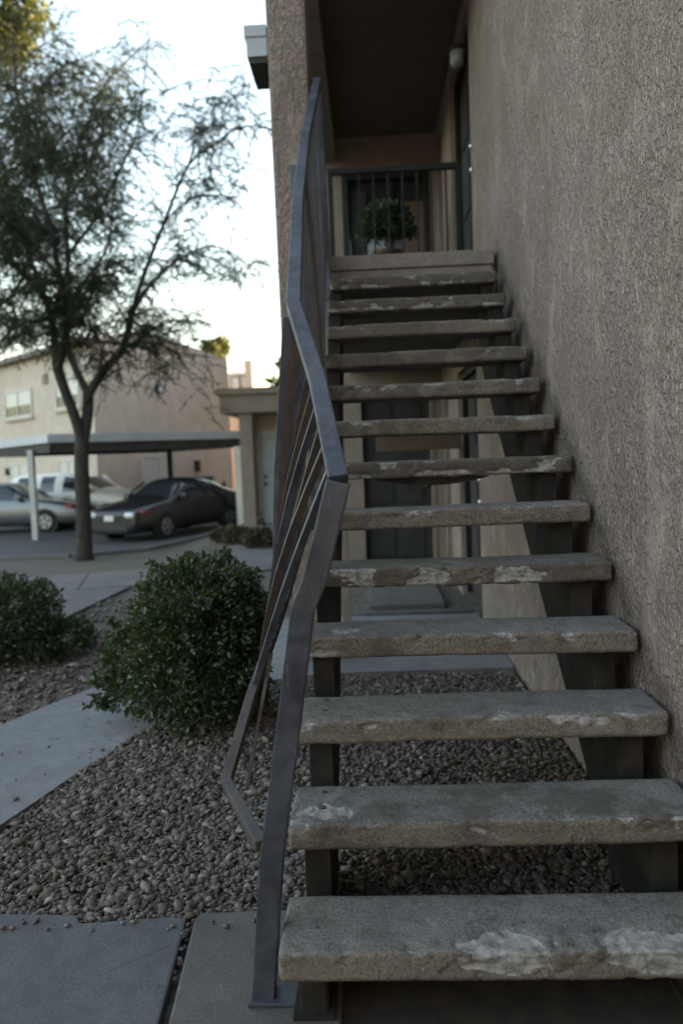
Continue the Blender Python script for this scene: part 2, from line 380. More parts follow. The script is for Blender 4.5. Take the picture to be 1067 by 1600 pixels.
MAT['plate'] = simple('plate', (0.6, 0.6, 0.62), (0.7, 0.7, 0.7), 40, 0.5)
MAT['black_plastic'] = simple('black_plastic', (0.012, 0.012, 0.013), (0.025, 0.025, 0.026), 10, 0.6)

# ------------------------------------------------------------------ ground
def sstep(a, b, x):
    t = np.clip((x-a)/(b-a), 0, 1); return t*t*(3-2*t)
def gh(x, y):
    x = np.asarray(x, float); y = np.asarray(y, float)
    return -0.55*sstep(7.2, 14.5, y)*(0.25 + 0.75*sstep(-2.4, -4.3, x))
def ground_grid(name, xs, ys, m, dz=0.0, rough=0.0):
    X, Y = np.meshgrid(xs, ys); Z = gh(X, Y) + dz
    if rough: Z = Z + rough*np.array([[mnoise.noise((x*1.7, y*1.7, 0)) for x in xs] for y in ys])
    n, k = X.shape; V = np.stack([X, Y, Z], -1).reshape(-1, 3)
    i = np.arange(n*k).reshape(n, k); F = np.stack([i[:-1,:-1], i[:-1,1:], i[1:,1:], i[1:,:-1]], -1).reshape(-1, 4)
    o = link(name, np_mesh(name, V, F, m, smooth=True), None); return o
gx = np.unique(np.concatenate([np.linspace(-400, -16, 14), np.arange(-16, 4.01, 0.25), np.linspace(4, 300, 12)]))
gy = np.unique(np.concatenate([np.linspace(-40, -4, 6), np.arange(-4, 24.01, 0.25), np.linspace(24, 700, 16)]))
g = ground_grid('ground', gx, gy, MAT['dirt'], -0.035, 0.012); tag(g, 'brown dirt ground with small gravel around the stairs and paths', kind='structure')

# car park asphalt
FR = [(-40, 15.2), (-14.0, 15.0), (-9.0, 14.6), (-6.2, 14.6), (-4.9, 15.3), (-4.15, 17.6), (-3.75, 20.0), (-3.6, 26)]
V = []; F = []
nr = 24
for (x, y) in FR:
    for k in range(nr+1):
        yy = y + (70-y)*(k/nr)**2; V.append((x if k < 1 else x, yy, float(gh(x, yy)) + 0.0))
for a in range(len(FR)-1):
    for k in range(nr):
        q = a*(nr+1)+k; F.append((q, q+nr+1, q+nr+2, q+1))
o = link('asphalt_parking_lot', np_mesh('asphalt_parking_lot', np.array(V), np.array(F), MAT['asphalt'], smooth=True), None)
tag(o, 'dark asphalt parking lot under the cars', kind='structure')

# walkway that curves up from the left and passes beneath the stairs, in separate cast slabs
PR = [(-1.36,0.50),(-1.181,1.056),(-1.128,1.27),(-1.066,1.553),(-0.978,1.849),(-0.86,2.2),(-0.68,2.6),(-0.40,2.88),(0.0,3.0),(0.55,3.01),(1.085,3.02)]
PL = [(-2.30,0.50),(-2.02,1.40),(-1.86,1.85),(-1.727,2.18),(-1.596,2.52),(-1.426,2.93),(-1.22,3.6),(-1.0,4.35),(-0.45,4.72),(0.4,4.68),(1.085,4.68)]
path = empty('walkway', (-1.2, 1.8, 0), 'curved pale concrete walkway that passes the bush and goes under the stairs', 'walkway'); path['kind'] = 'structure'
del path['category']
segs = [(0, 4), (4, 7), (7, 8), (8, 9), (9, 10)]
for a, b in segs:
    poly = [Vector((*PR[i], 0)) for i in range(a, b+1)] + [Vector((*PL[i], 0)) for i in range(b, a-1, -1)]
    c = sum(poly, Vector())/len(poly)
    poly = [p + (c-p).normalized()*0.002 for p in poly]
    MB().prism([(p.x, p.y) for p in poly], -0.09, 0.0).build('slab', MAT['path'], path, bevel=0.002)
# second walkway further back, towards the car park
P2 = [(-9.0, 5.6, 1.5), (-6.4, 6.3, 1.5), (-4.4, 7.0, 1.5), (-3.2, 7.35, 1.45), (-2.2, 7.6, 1.4), (-1.5, 8.2, 1.3), (-1.25, 9.3, 1.3), (-1.45, 11.0, 1.4), (-1.7, 12.9, 1.6)]
path2 = empty('far_walkway', (-4, 7, 0), 'grey concrete walkway between the bushes and the parking lot', 'walkway'); path2['kind'] = 'structure'; del path2['category']
def ribbon_pts(P):
    out = []
    for i, (x, y, w) in enumerate(P):
        x0, y0, _ = P[max(i-1, 0)]; x1, y1, _ = P[min(i+1, len(P)-1)]
        t = Vector((x1-x0, y1-y0)).normalized(); n = Vector((-t.y, t.x))
        out.append(((x+n.x*w/2, y+n.y*w/2), (x-n.x*w/2, y-n.y*w/2)))
    return out
rp = ribbon_pts(P2)
for i in range(len(rp)-1):
    (a, b), (c, d) = rp[i], rp[i+1]
    q = [a, c, d, b]; cc = Vector((sum(p[0] for p in q)/4, sum(p[1] for p in q)/4))
    q = [tuple(Vector(p) + (cc-Vector(p)).normalized()*0.008) for p in q]
    zz = [float(gh(*p)) for p in q]
    MB().hexa([(p[0], p[1], z-0.1) for p, z in zip(q, zz)] + [(p[0], p[1], z-0.008) for p, z in zip(q, zz)]).build('slab', MAT['far_path'], path2, bevel=0.01)
# branch that leaves it towards the near left
MB().hexa([(-3.9,4.4,-0.1),(-2.55,4.5,-0.1),(-2.45,6.72,-0.1),(-3.9,6.42,-0.1),(-3.9,4.4,-0.006),(-2.55,4.5,-0.006),(-2.45,6.72,-0.006),(-3.9,6.42,-0.006)]).build('slab', MAT['far_path'], path2, bevel=0.006)
# kerb of the car park
kb = MB()
for (x0, y0), (x1, y1) in zip(FR[:-2], FR[1:-1]):
    z0, z1 = float(gh(x0, y0)), float(gh(x1, y1)); t = Vector((x1-x0, y1-y0, 0)).normalized(); n = Vector((t.y, -t.x, 0))
    a, b = Vector((x0, y0, z0-0.1)), Vector((x1, y1, z1-0.1))
    kb.hexa([a, b, b+n*0.15, a+n*0.15, a+Vector((0,0,.15)), b+Vector((0,0,.15)), b+n*0.15+Vector((0,0,.15)), a+n*0.15+Vector((0,0,.15))])
tag(kb.build('kerb', MAT['far_path'], None, bevel=0.02), 'low concrete kerb along the parking lot', kind='structure')

# pavement at the foot of the stairs: three slabs
pv = empty('pavement', (0, -0.5, 0), 'grey concrete pavement slabs at the foot of the stairs', 'pavement'); pv['kind'] = 'structure'; del pv['category']
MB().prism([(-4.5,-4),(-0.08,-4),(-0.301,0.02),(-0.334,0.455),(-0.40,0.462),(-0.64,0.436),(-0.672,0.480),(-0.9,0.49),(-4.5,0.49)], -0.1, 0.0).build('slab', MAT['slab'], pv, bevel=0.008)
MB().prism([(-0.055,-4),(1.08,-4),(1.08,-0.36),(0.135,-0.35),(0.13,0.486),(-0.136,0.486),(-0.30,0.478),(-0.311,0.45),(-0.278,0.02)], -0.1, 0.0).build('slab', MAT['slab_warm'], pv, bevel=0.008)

sb_ = MB(); rs = random.Random(4); nx_, ny_ = 30, 26
sb_.add([(0.125+0.965*i/nx_, -0.37+0.88*j/ny_, -0.012+0.008*mnoise.noise((i*.5, j*.5, 0))) for j in range(ny_+1) for i in range(nx_+1)], [(j*(nx_+1)+i, j*(nx_+1)+i+1, (j+1)*(nx_+1)+i+1, (j+1)*(nx_+1)+i) for j in range(ny_) for i in range(nx_)])
tag(sb_.build('shade_patch', MAT['soil'], None, smooth=True), 'near-black ground patch standing in for the shade below the lowest tread', kind='structure')  # near-black patch puts the shade under the lowest tread into the ground colour
# doorstep pads under the landing
bp = empty('door_pad', (0.5, 5.6, 0), 'small concrete pad on the dirt in front of the ground floor door', 'pad'); bp['kind'] = 'structure'; del bp['category']
MB().box((0.0, 4.70, -0.1), (1.05, 4.78, 0.02)).build('edging', MAT['slab_warm'], bp, bevel=0.006)
MB().box((0.19, 5.10, -0.1), (0.86, 6.05, 0.012)).build('slab', MAT['slab_warm'], bp, bevel=0.01)
MB().box((0.19, 6.06, -0.1), (0.86, 7.10, 0.012)).build('slab', MAT['slab_warm'], bp, bevel=0.01)

# gravel stones, loose on the beds
def ico(sub):
    bm = bmesh.new(); bmesh.ops.create_icosphere(bm, subdivisions=sub, radius=1.0)
    V = np.array([v.co[:] for v in bm.verts]); F = np.array([[v.index for v in f.verts] for f in bm.faces]); bm.free(); return V, F
def poly_in(poly, x, y):
    poly = np.array(poly); inside = np.zeros(len(x), bool); j = len(poly)-1
    for i in range(len(poly)):
        xi, yi = poly[i]; xj, yj = poly[j]
        c = ((yi > y) != (yj > y)) & (x < (xj-xi)*(y-yi)/(yj-yi+1e-12)+xi)
        inside ^= c; j = i
    return inside
WALK = PR + PL[::-1]
WALK2 = [a for a, b in rp] + [b for a, b in rp][::-1]
BRANCH = [(-3.9,4.4),(-2.55,4.5),(-2.45,6.72),(-3.9,6.42)]
def stones(name, sub, N, box, size, label, dens=None, seed=1, z0=-0.028):
    r = np.random.default_rng(seed)
    x = r.uniform(box[0], box[1], N); y = r.uniform(box[2], box[3], N)
    ok = ~poly_in(WALK, x, y) & ~poly_in(WALK2, x, y) & ~poly_in(BRANCH, x, y) & ~((y < 0.495) & (x < -0.67)) & ~((y < 0.47) & (x < -0.34)) & ~((y < 0.495) & (x > -0.31))
    ok &= ~((x > 0.18) & (x < 0.87) & (y > 5.08)) & ~((y > 4.68) & (y < 4.79) & (x > -.01))
    ok &= ~((x < -0.29) & (y < 0.47) & (x < -0.335 + (0.455-y)*0.08))
    if dens is not None: ok &= r.uniform(0, 1, N) < dens(x, y)
    x, y = x[ok], y[ok]; n = len(x)
    B, F = ico(sub); nv = len(B)
    vars_ = []
    for k in range(10):
        d = np.array([1 + 0.34*mnoise.noise(Vector(b)*1.1 + Vector((k*7.3, 0, 0))) + 0.20*mnoise.noise(Vector(b)*2.3 + Vector((0, k*5.1, 0))) for b in B])
        vars_.append(B*d[:, None])
    vars_ = np.array(vars_)
    s = size*np.exp(r.normal(0, 0.5, n)); s = np.clip(s, size*0.35, size*2.7)
    el = np.stack([s*r.uniform(0.9, 1.65, n), s*r.uniform(0.65, 1.0, n), s*r.uniform(0.32, 0.62, n)], -1)
    P = vars_[r.integers(0, 10, n)]*el[:, None, :]
    yaw = r.uniform(0, 2*np.pi, n); t1 = r.normal(0, 0.38, n); t2 = r.normal(0, 0.38, n)
    def rot(P, a, i, j):
        c, q = np.cos(a)[:, None], np.sin(a)[:, None]; A = P[..., i]*c - P[..., j]*q; Bq = P[..., i]*q + P[..., j]*c
        P = P.copy(); P[..., i] = A; P[..., j] = Bq; return P
    P = rot(rot(rot(P, t1, 1, 2), t2, 0, 2), yaw, 0, 1)
    z = gh(x, y) + z0 + r.uniform(-0.004, 0.016, n) + mound(x, y)
    P += np.stack([x, y, z], -1)[:, None, :]
    FF_ = (F[None] + (np.arange(n)*nv)[:, None, None]).reshape(-1, 3)
    tone = np.repeat(np.clip(r.beta(2.0, 2.1, n), 0, 1), nv)
    o = link(name, np_mesh(name, P.reshape(-1, 3), FF_, MAT['stone'], {'tone': tone}, smooth=False), None)
    return tag(o, label, kind='stuff')
def mound(x, y):
    return 0.05*np.exp(-(((x+0.62)/0.5)**2 + ((y-2.05)/0.6)**2))
stones('gravel', 1, 30000, (-1.36, 1.075, 0.44, 1.55), 0.0078, 'loose tan and brown gravel stones nearest the pavement', seed=3, dens=lambda x, y: 1 - 0.6*np.exp(-(((x+0.68)/0.42)**2 + ((y-2.05)/0.5)**2)))
stones('gravel', 1, 38000, (-1.36, 1.075, 1.55, 2.98), 0.0082, 'loose brown gravel stones around the bush foot and under the upper stairs', seed=13, dens=lambda x, y: 1 - 0.6*np.exp(-(((x+0.68)/0.42)**2 + ((y-2.05)/0.5)**2)))
stones('fine_gravel', 1, 14000, (-1.36, 1.075, 0.44, 2.98), 0.0052, 'small gravel chips among the bigger stones beside the stairs', seed=5, z0=-0.032)
stones('joint_gravel', 1, 220, (-0.338, -0.27, 0.0, 0.46), 0.0065, 'small pebbles caught in the pavement joint', seed=6, z0=-0.022,
       dens=lambda x, y: ((x > -0.333 + (0.455-y)*0.075) & (x < -0.312 + (0.45-y)*0.075)).astype(float))
stones('left_gravel', 1, 14000, (-4.2, -0.3, 1.2, 6.0), 0.0115, 'gravel scattered over the dirt around the left bush', seed=4, dens=lambda x, y: np.where(y > 3.5, 0.45, 0.9))

# dead leaves and twigs blown over the gravel and the paving
def litter():
    r = np.random.default_rng(77); n = 420; x = r.uniform(-1.5, 1.0, n); y = r.uniform(0.1, 2.9, n)
    keep = (y > 0.5) | ((r.random(n) < 0.1) & (x < 0)); x, y = x[keep], y[keep]; n = len(x)
    L = 0.011*np.exp(r.normal(0, 0.35, n)); a = r.uniform(0, 6.28, n); z = np.where((y > 0.49) & ~poly_in(WALK, x, y), -0.008 + mound(x, y), 0.004)
    d = np.stack([np.cos(a), np.sin(a), r.normal(0, .25, n)], -1)*L[:, None]; w = np.stack([-np.sin(a), np.cos(a), r.normal(0, .3, n)], -1)*(L*r.uniform(.1, .4, n))[:, None]
    c = np.stack([x, y, z], -1); up = np.array([0, 0, 0.003])
    V = np.stack([c-d, c+w+up, c+d, c-w+up], 1).reshape(-1, 3); F = (np.arange(n)*4)[:, None] + np.array([[0, 1, 2, 3]])
    o = link('leaf_litter', np_mesh('leaf_litter', V, F, MAT['dry_leaf'], {'tone': np.repeat(r.random(n), 4)}), None); tag(o, 'dry leaf litter scattered over the gravel by the stairs', kind='stuff')
litter()
def strays():      # single stones kicked out onto the paving edges
    r = np.random.default_rng(5); B, F = ico(1); n = 90
    x = np.where(r.random(n) < .6, r.uniform(-1.3, -0.12, n), r.uniform(-1.55, -1.0, n)); y = np.where(x > -1.0, 0.46-np.abs(r.normal(0, .05, n)), r.uniform(0.6, 1.9, n))
    y = np.where((x < -1.0) & (r.random(n) < .4), 0.44-np.abs(r.normal(0, .07, n)), y)
    s = 0.0062*np.exp(r.normal(0, .4, n)); P = B[None]*(s[:, None]*np.array([[1.2, .9, .6]]))[:, None, :]*r.uniform(.8, 1.2, (n, len(B), 1)) + np.stack([x, y, 0.002 + s*0.45], -1)[:, None, :]
    o = link('stray_gravel', np_mesh('stray_gravel', P.reshape(-1, 3), (F[None]+(np.arange(n)*len(B))[:, None, None]).reshape(-1, 3), MAT['stone'], {'tone': np.repeat(r.beta(2, 2, n), len(B))}), None)
    tag(o, 'single pebbles strayed onto the paving edge', kind='stuff')
strays()

# ------------------------------------------------------------------ our building
XW = 1.092                       # face of the wall beside the stairs
bld = empty('apartment_building', (1.1, 3.3, 0), 'tan stucco apartment building whose rough wall and covered landing frame the stairs', 'building')
# wall beside the stairs (the block behind it is solid) and the further wall of the breezeway with its two doors per floor
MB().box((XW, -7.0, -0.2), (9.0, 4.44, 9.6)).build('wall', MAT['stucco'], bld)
YB = 7.2                          # back wall of the breezeway
def side_piece(y0, y1, z0, z1, x=XW-0.012, m='stucco'):
    return MB().box((x, y0, z0), (x+0.6, y1, z1)).build('wall_panel', MAT[m], bld)
for fl, zt in ((0.0, 2.3), (2.60, 4.86)):
    side_piece(5.70, 6.55, fl-0.1, zt)
    side_piece(4.442, 5.698, fl+2.06, zt)
    side_piece(7.02, YB, fl-0.1, zt)
    side_piece(6.552, 7.018, fl+2.06, zt)
def door(y0, y1, zf, knob=True):
    fr = MB(); x = XW+0.06
    fr.box((x-0.03, y0, zf), (x+0.08, y0+0.05, zf+2.06)); fr.box((x-0.03, y1-0.05, zf), (x+0.08, y1, zf+2.06)); fr.box((x-0.031, y0+0.05, zf+2.0), (x+0.08, y1-0.05, zf+2.06))
    d = MB().box((x+0.02, y0+0.052, zf+0.01), (x+0.06, y1-0.052, zf+1.998)).build('door', MAT['dark_door'], bld, bevel=0.004)
    fr.build('door_frame', MAT['dark_trim'], d, bevel=0.004)
    for k in range(2):
        for j in range(3):
            ya = y0+0.10+k*(y1-y0)*0.45; za = zf+0.2+j*0.6
            MB().box((x+0.008, ya, za), (x+0.024, ya+(y1-y0)*0.33, za+0.48)).build('panel', MAT['dark_door'], d, bevel=0.01)
    if knob:
        for dz in (0.92, 1.10):
            MB().lathe((x+0.02, y0+0.13, zf+dz), (-1, 0, 0), [(0, .028), (.012, .028), (.014, .012), (.035, .012), (.042, .028), (.062, .03), (.074, .018)], 14).build('door_knob', MAT['brass'], d, smooth=True)
door(4.445, 5.695, 2.60); door(4.445, 5.695, 0.0); door(6.555, 7.015, 2.60, False); door(6.555, 7.015, 0.0, False)
# back wall, ground floor with its door
bw = MB()
bw.box((-0.34, YB, -0.2), (0.10, YB+0.3, 2.3)); bw.box((0.98, YB, -0.2), (XW+0.3, YB+0.3, 2.3)); bw.box((0.10, YB, 2.08), (0.98, YB+0.3, 2.3))
bw.box((-0.34, YB, 2.3), (0.03, YB+0.3, 4.87)); bw.box((1.0, YB, 2.302), (XW+0.3, YB+0.3, 4.87)); bw.box((0.03, YB, 4.46), (1.0, YB+0.3, 4.87))
bw.box((0.03, YB, 2.301), (1.0, YB+0.3, 2.62))
bw.build('back_wall', MAT['trim_paint'], bld)
d = MB().box((0.16, YB+0.08, 0.02), (0.93, YB+0.13, 2.03)).build('door', MAT['dark_door'], bld)
fr = MB(); fr.box((0.101, YB-0.012, 0), (0.158, YB+0.16, 2.079)); fr.box((0.932, YB-0.012, 0), (0.979, YB+0.16, 2.079)); fr.box((0.158, YB-0.01, 2.03), (0.932, YB+0.16, 2.079))
fr.build('door_frame', MAT['trim_paint'], d, bevel=0.004)
for k in range(2):
    for j in range(3):
        MB().box((0.23+k*0.34, YB+0.068, 0.16+j*0.62), (0.50+k*0.34, YB+0.082, 0.66+j*0.62)).build('panel', MAT['dark_door'], d, bevel=0.01)
MB().lathe((0.86, YB+0.08, 0.98), (0, -1, 0), [(0, .03), (.012, .03), (.014, .012), (.035, .012), (.045, .03), (.065, .03), (.075, .016)], 14).build('door_knob', MAT['brass'], d, smooth=True)
# upper back wall: sliding door with dark glass
sd_ = MB().box((0.032, YB+0.10, 2.62), (0.998, YB+0.14, 4.458)).build('sliding_door', MAT['glass'], bld)
fr = MB(); fr.box((0.03, YB-0.01, 2.62), (0.10, YB+0.16, 4.46)); fr.box((0.94, YB-0.01, 2.62), (1.0, YB+0.16, 4.46)); fr.box((0.10, YB-0.008, 4.40), (0.94, YB+0.16, 4.46)); fr.box((0.55, YB+0.04, 2.62), (0.60, YB+0.099, 4.40))
fr.build('door_frame', MAT['dark_trim'], sd_, bevel=0.004)
MB().box((0.11, YB+0.06, 2.64), (0.30, YB+0.098, 4.30)).build('door_panel', MAT['dark_door'], sd_)
MB().box((0.70, YB+0.05, 2.64), (0.935, YB+0.098, 4.15)).build('door_panel', MAT['brown_wood'], sd_)
# landing slab, its worn edge, and the soffit
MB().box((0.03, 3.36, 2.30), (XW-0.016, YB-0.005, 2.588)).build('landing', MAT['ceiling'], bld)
MB().box((0.028, 3.33, 2.505), (1.068, 3.90, 2.596)).build('landing_edge', MAT['edge'], bld, bevel=0.008)
MB().box((0.04, 3.345, 2.40), (1.055, 3.358, 2.502)).build('landing_fascia', MAT['edge'], bld)
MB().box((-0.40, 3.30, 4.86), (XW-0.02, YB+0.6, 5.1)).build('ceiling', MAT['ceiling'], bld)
MB().box((-0.40, 3.25, 5.101), (9.0, 37.0, 9.6)).build('upper_storey_sun_block', MAT['stucco'], bld)  # unseen upper mass, raised and stretched back to block the low sun
MB().box((XW+0.62, 4.442, -0.2), (9.0, 37.0, 5.1)).build('rear_sun_block', MAT['stucco'], bld)  # unseen mass behind, lengthened to keep the sun off the tree and lot
MB().box((XW+0.31, YB+0.0, -0.2), (XW+0.619, 37.0, 5.1)).build('rear_sun_block', MAT['stucco'], bld)
# pillar left of the landing
pb, pt = at(446, 640, 3.3), at(412, 0, 3.3)
pil = MB().hexa([(-0.285,3.3,-0.1),(-0.055,3.3,-0.1),(-0.055,3.62,-0.1),(-0.285,3.62,-0.1),(-0.318,3.3,6.9),(-0.062,3.3,6.9),(-0.062,3.62,6.9),(-0.318,3.62,6.9)])
pil.build('pillar', MAT['stucco'], bld, bevel=0.02)
MB().box((-0.30, 3.625, 4.62), (-0.02, YB, 4.858)).build('beam', MAT['trim_paint'], bld)
MB().box((-0.02, 4.42, -0.1), (0.045, 4.485, 2.298)).build('post', MAT['trim_paint'], bld, bevel=0.005)
# metal gutter end that sticks out left of the pillar
a = at(385, 45, 3.45); b = at(412, 100, 3.45)
gt = MB().box((a.x, 3.42, b.z+0.035), (-0.318, 3.80, a.z)).build('gutter', MAT['grey_metal'], bld, bevel=0.004)
MB().box((a.x+0.012, 3.432, b.z), (-0.318, 3.79, b.z+0.034)).build('gutter_lip', MAT['soffit'], gt)
MB().box((a.x-0.012, 3.41, a.z-0.07), (-0.318, 3.80, a.z+0.001)).build('gutter_cap', MAT['grey_metal'], gt, bevel=0.004)
# wooden board across the breezeway below the landing
MB().box((0.30, 5.2, 1.36), (1.05, 5.24, 1.60)).build('wooden_board', MAT['brown_wood'], bld, bevel=0.004)

# wall lamp over the door
lp = at(705, 92, 4.55)
L = empty('wall_lamp', (XW-0.01, 4.55, lp.z), 'small caged wall lamp above the dark upstairs door', 'lamp')
MB().lathe((XW-0.014, 4.55, lp.z+0.03), (-1, 0, 0), [(0, .06), (.02, .06), (.025, .03), (.06, .03)], 14).build('lamp_base', MAT['dark_trim'], L, smooth=True)
MB().lathe((XW-0.07, 4.55, lp.z+0.06), (0, 0, -1), [(0, .045), (.02, .06), (.10, .055), (.13, .03)], 14).build('lamp_glass', MAT['globe'], L, smooth=True)
MB().lathe((XW-0.07, 4.55, lp.z+0.10), (0, 0, -1), [(0, .02), (.015, .065), (.04, .066)], 14).build('lamp_cap', MAT['dark_trim'], L, smooth=True)

# unseen block added behind the camera to hold back sky light
ob = empty('sky_blocker', (-3, -14, 0), 'unseen stucco block added behind the camera to cut sky light on the stairs', 'building')
MB().box((-9, -22, -0.2), (9.0, -11.5, 6.6)).build('wall', MAT['stucco_far'], ob)  # body of the unseen sky blocker
MB().box((-9.5, -22.6, 6.601), (9.6, -11.0, 6.85)).build('roof', MAT['fascia'], ob)  # top of the unseen sky blocker

# ------------------------------------------------------------------ stairs
W, RUN, RISE, TH, DEP = 1.077, 0.2564, 0.185, 0.0717, 0.2400
stair = empty('staircase', (0.5, 0.1, 0), 'open outdoor staircase of worn chipped concrete treads on dark steel stringers', 'staircase')
LEFT = {1: -0.007}; 
WEAR = {1: 0.30, 2: 0.62, 3: 0.42, 4: 0.40, 5: 0.95, 6: 0.35, 7: 0.98, 8: 0.45, 9: 0.6, 10: 0.72, 11: 0.5, 12: 0.95, 13: 1.0}
CHIPN = {1: 0.12, 2: 0.55, 3: 0.22, 4: 0.4, 5: 0.95, 6: 0.25, 7: 0.6, 8: 0.2, 9: 0.35, 10: 0.3, 11: 0.2, 12: 0.55, 13: 0.75}
def tread(i):
    y0 = (i-1)*RUN; z1 = i*RISE; z0 = z1-TH; L0 = -0.007 + 0.0035*(i-1); L1 = 1.08 - max(0, i-7)*0.006
    # profile runs back-bottom -> back-top -> front-top (rounded) -> front-bottom
    prof = []; r = 0.014
    fine = i <= 6
    nt = 22 if fine else 12
    for k in range(4): prof.append((DEP, 0.004 + (TH-0.008)*k/3))
    for k in range(nt): prof.append((DEP-0.008 - (DEP-0.008-r)*k/(nt-1), TH))
    na = 6 if fine else 4
    for k in range(1, na): 
        a = math.pi/2*k/na; prof.append((r-r*math.sin(a), TH-r+r*math.cos(a)))
    nf = 14 if fine else 8
    for k in range(nf): prof.append((0.0, TH-r-(TH-2*r*0.7)*k/(nf-1)*0.92))
    prof.append((0.005, 0.001))
    for k in range(5): prof.append((0.012 + (DEP-0.018)*k/4, 0.0))
    prof = np.array(prof); m = len(prof)
    nx = 230 if fine else 120
    xs = np.linspace(L0, L1, nx)
    # unit normals of the profile
    tg = np.roll(prof, -1, 0) - np.roll(prof, 1, 0); nr_ = np.stack([-tg[:, 1], tg[:, 0]], -1); nr_ /= np.linalg.norm(nr_, axis=1)[:, None] + 1e-9
    cen = np.array([DEP/2, TH/2]); sgn = np.sign(((prof-cen)*nr_).sum(1)); nr_ *= np.where(sgn == 0, 1, sgn)[:, None]
    V = np.zeros((nx, m, 3)); C = np.zeros((nx, m))
    amt = CHIPN[i]
    for a, x in enumerate(xs):
        e = min(x-L0, L1-x)
        endr = 0.0 if e > 0.014 else 0.014 - math.sqrt(max(0, 0.014**2-(0.014-e)**2))
        for b in range(m):
            py, pz = prof[b]
            edge = max(0.0, 1 - math.hypot(py, pz-TH)/0.055)          # near the front top arris
            low = max(0.0, 1 - math.hypot(py, pz)/0.022)               # near the front bottom arris
            p = Vector((x*9+i*13.7, (y0+py)*9, (z0+pz)*16))
            n1 = mnoise.fractal(p, 1.0, 2.1, 4); n2 = mnoise.noise(p*4.3); n3 = mnoise.noise(p*11)
            ch = 0.0
            if edge > 0: ch = max(ch, edge*1.5*max(0.0, n1*1.35 + amt*0.62 - 0.36))
            if low > 0: ch = max(ch, low*1.1*max(0.0, n1*1.3 + amt*0.4 - 0.42))
            if i == 1:
                for (cx_, rx, ry) in ((0.515, 0.17, 0.068), (0.86, 0.12, 0.078)):
                    q = math.hypot((x-cx_)/rx, (py - 0.022 + (TH-pz)*1.25)/ry); ch = max(ch, min(1.0, 2.0*(1-q) + 0.95*n1 + 0.35*n2))
            if i == 2:
                q = math.hypot((x-0.11)/0.10, (py-0.085)/0.075); ch = max(ch, min(0.9, 1.5*(1-q) + 0.75*n1 - 0.12))
            if i == 4:
                q = math.hypot((x-0.10)/0.14, (py-0.10)/0.06); ch = max(ch, min(0.75, 1.2*(1-q) + 0.9*n1 - 0.25))
                q = math.hypot((x-0.06)/0.10, (py+pz-0.0)/0.045); ch = max(ch, min(1.0, 1.6*(1-q) + 0.5*n1))
            if i == 5:
                if py < 0.02: ch = max(ch, min(1.0, (n1*1.5 + (0.55 if 0.28 < x < 0.86 else 0.05))*(1 if pz < TH-0.005 else 0.6)))
            if i in (7, 12, 13) and py < 0.02: ch = max(ch, 0.85*max(0.0, n1*1.6 + 0.10 + 0.5*(1 if pz < TH*0.4 else 0) - 0.15))
            ch = min(1.0, max(0.0, ch)); C[a, b] = ch
            dep_ = 0.0009*n2 + 0.0008*n3 + 0.0014*n1 + min(1.0, ch*1.6)*(0.0058 + 0.0028*n2 + 0.0012*n3)*(1.25 if edge > 0 else 0.8)
            sag = 0.003*math.sin(x*4.1+i*1.7) + 0.004*mnoise.noise((x*1.3, i*3.1, 0))
            V[a, b] = (x, y0 + py - nr_[b, 0]*(dep_+endr), z0 + pz - nr_[b, 1]*(dep_+endr) + sag*0.6)
    V[0, :, 0] += 0.0; idx = np.arange(nx*m).reshape(nx, m); nb = np.roll(idx, -1, 1)
    F = np.stack([idx[:-1], nb[:-1], nb[1:], idx[1:]], -1).reshape(-1, 4)
    VV = V.reshape(-1, 3); CC = C.ravel()
    # end caps: fan
    n0 = len(VV); VV = np.vstack([VV, [[L0, y0+DEP/2, z0+TH/2], [L1, y0+DEP/2, z0+TH/2]]]); CC = np.append(CC, [0, 0])
    capf = [(n0, nb[0, b], idx[0, b], idx[0, b]) for b in range(m)] + [(n0+1, idx[-1, b], nb[-1, b], nb[-1, b]) for b in range(m)]
    me = bpy.data.meshes.new('tread')
    faces = [tuple(f) for f in F.tolist()] + [tuple(f[:3]) for f in capf]
    me.from_pydata([tuple(v) for v in VV.tolist()], [], faces)
    at_ = me.attributes.new('chip', 'FLOAT', 'POINT'); at_.data.foreach_set('value', CC.astype(np.float32))
    bm = bmesh.new(); bm.from_mesh(me); bmesh.ops.recalc_face_normals(bm, faces=bm.faces)
    for f in bm.faces: f.smooth = True
    bm.to_mesh(me); bm.free()
    o = link('tread', me, MAT['tread'], stair); o['wear'] = WEAR[i]
    # bolt heads through the tread, two rows near the stringers
    for bx in (0.075,):
        for by in (0.10, 0.195):
            MB().lathe((bx + 0.006*math.sin(i*7), y0+by, z1-0.006), (0, 0, 1), [(0, .011), (.005, .011), (.0075, .007)], 10).build('bolt', MAT['rusty'], o)
    return o
for i in range(1, 14): tread(i)

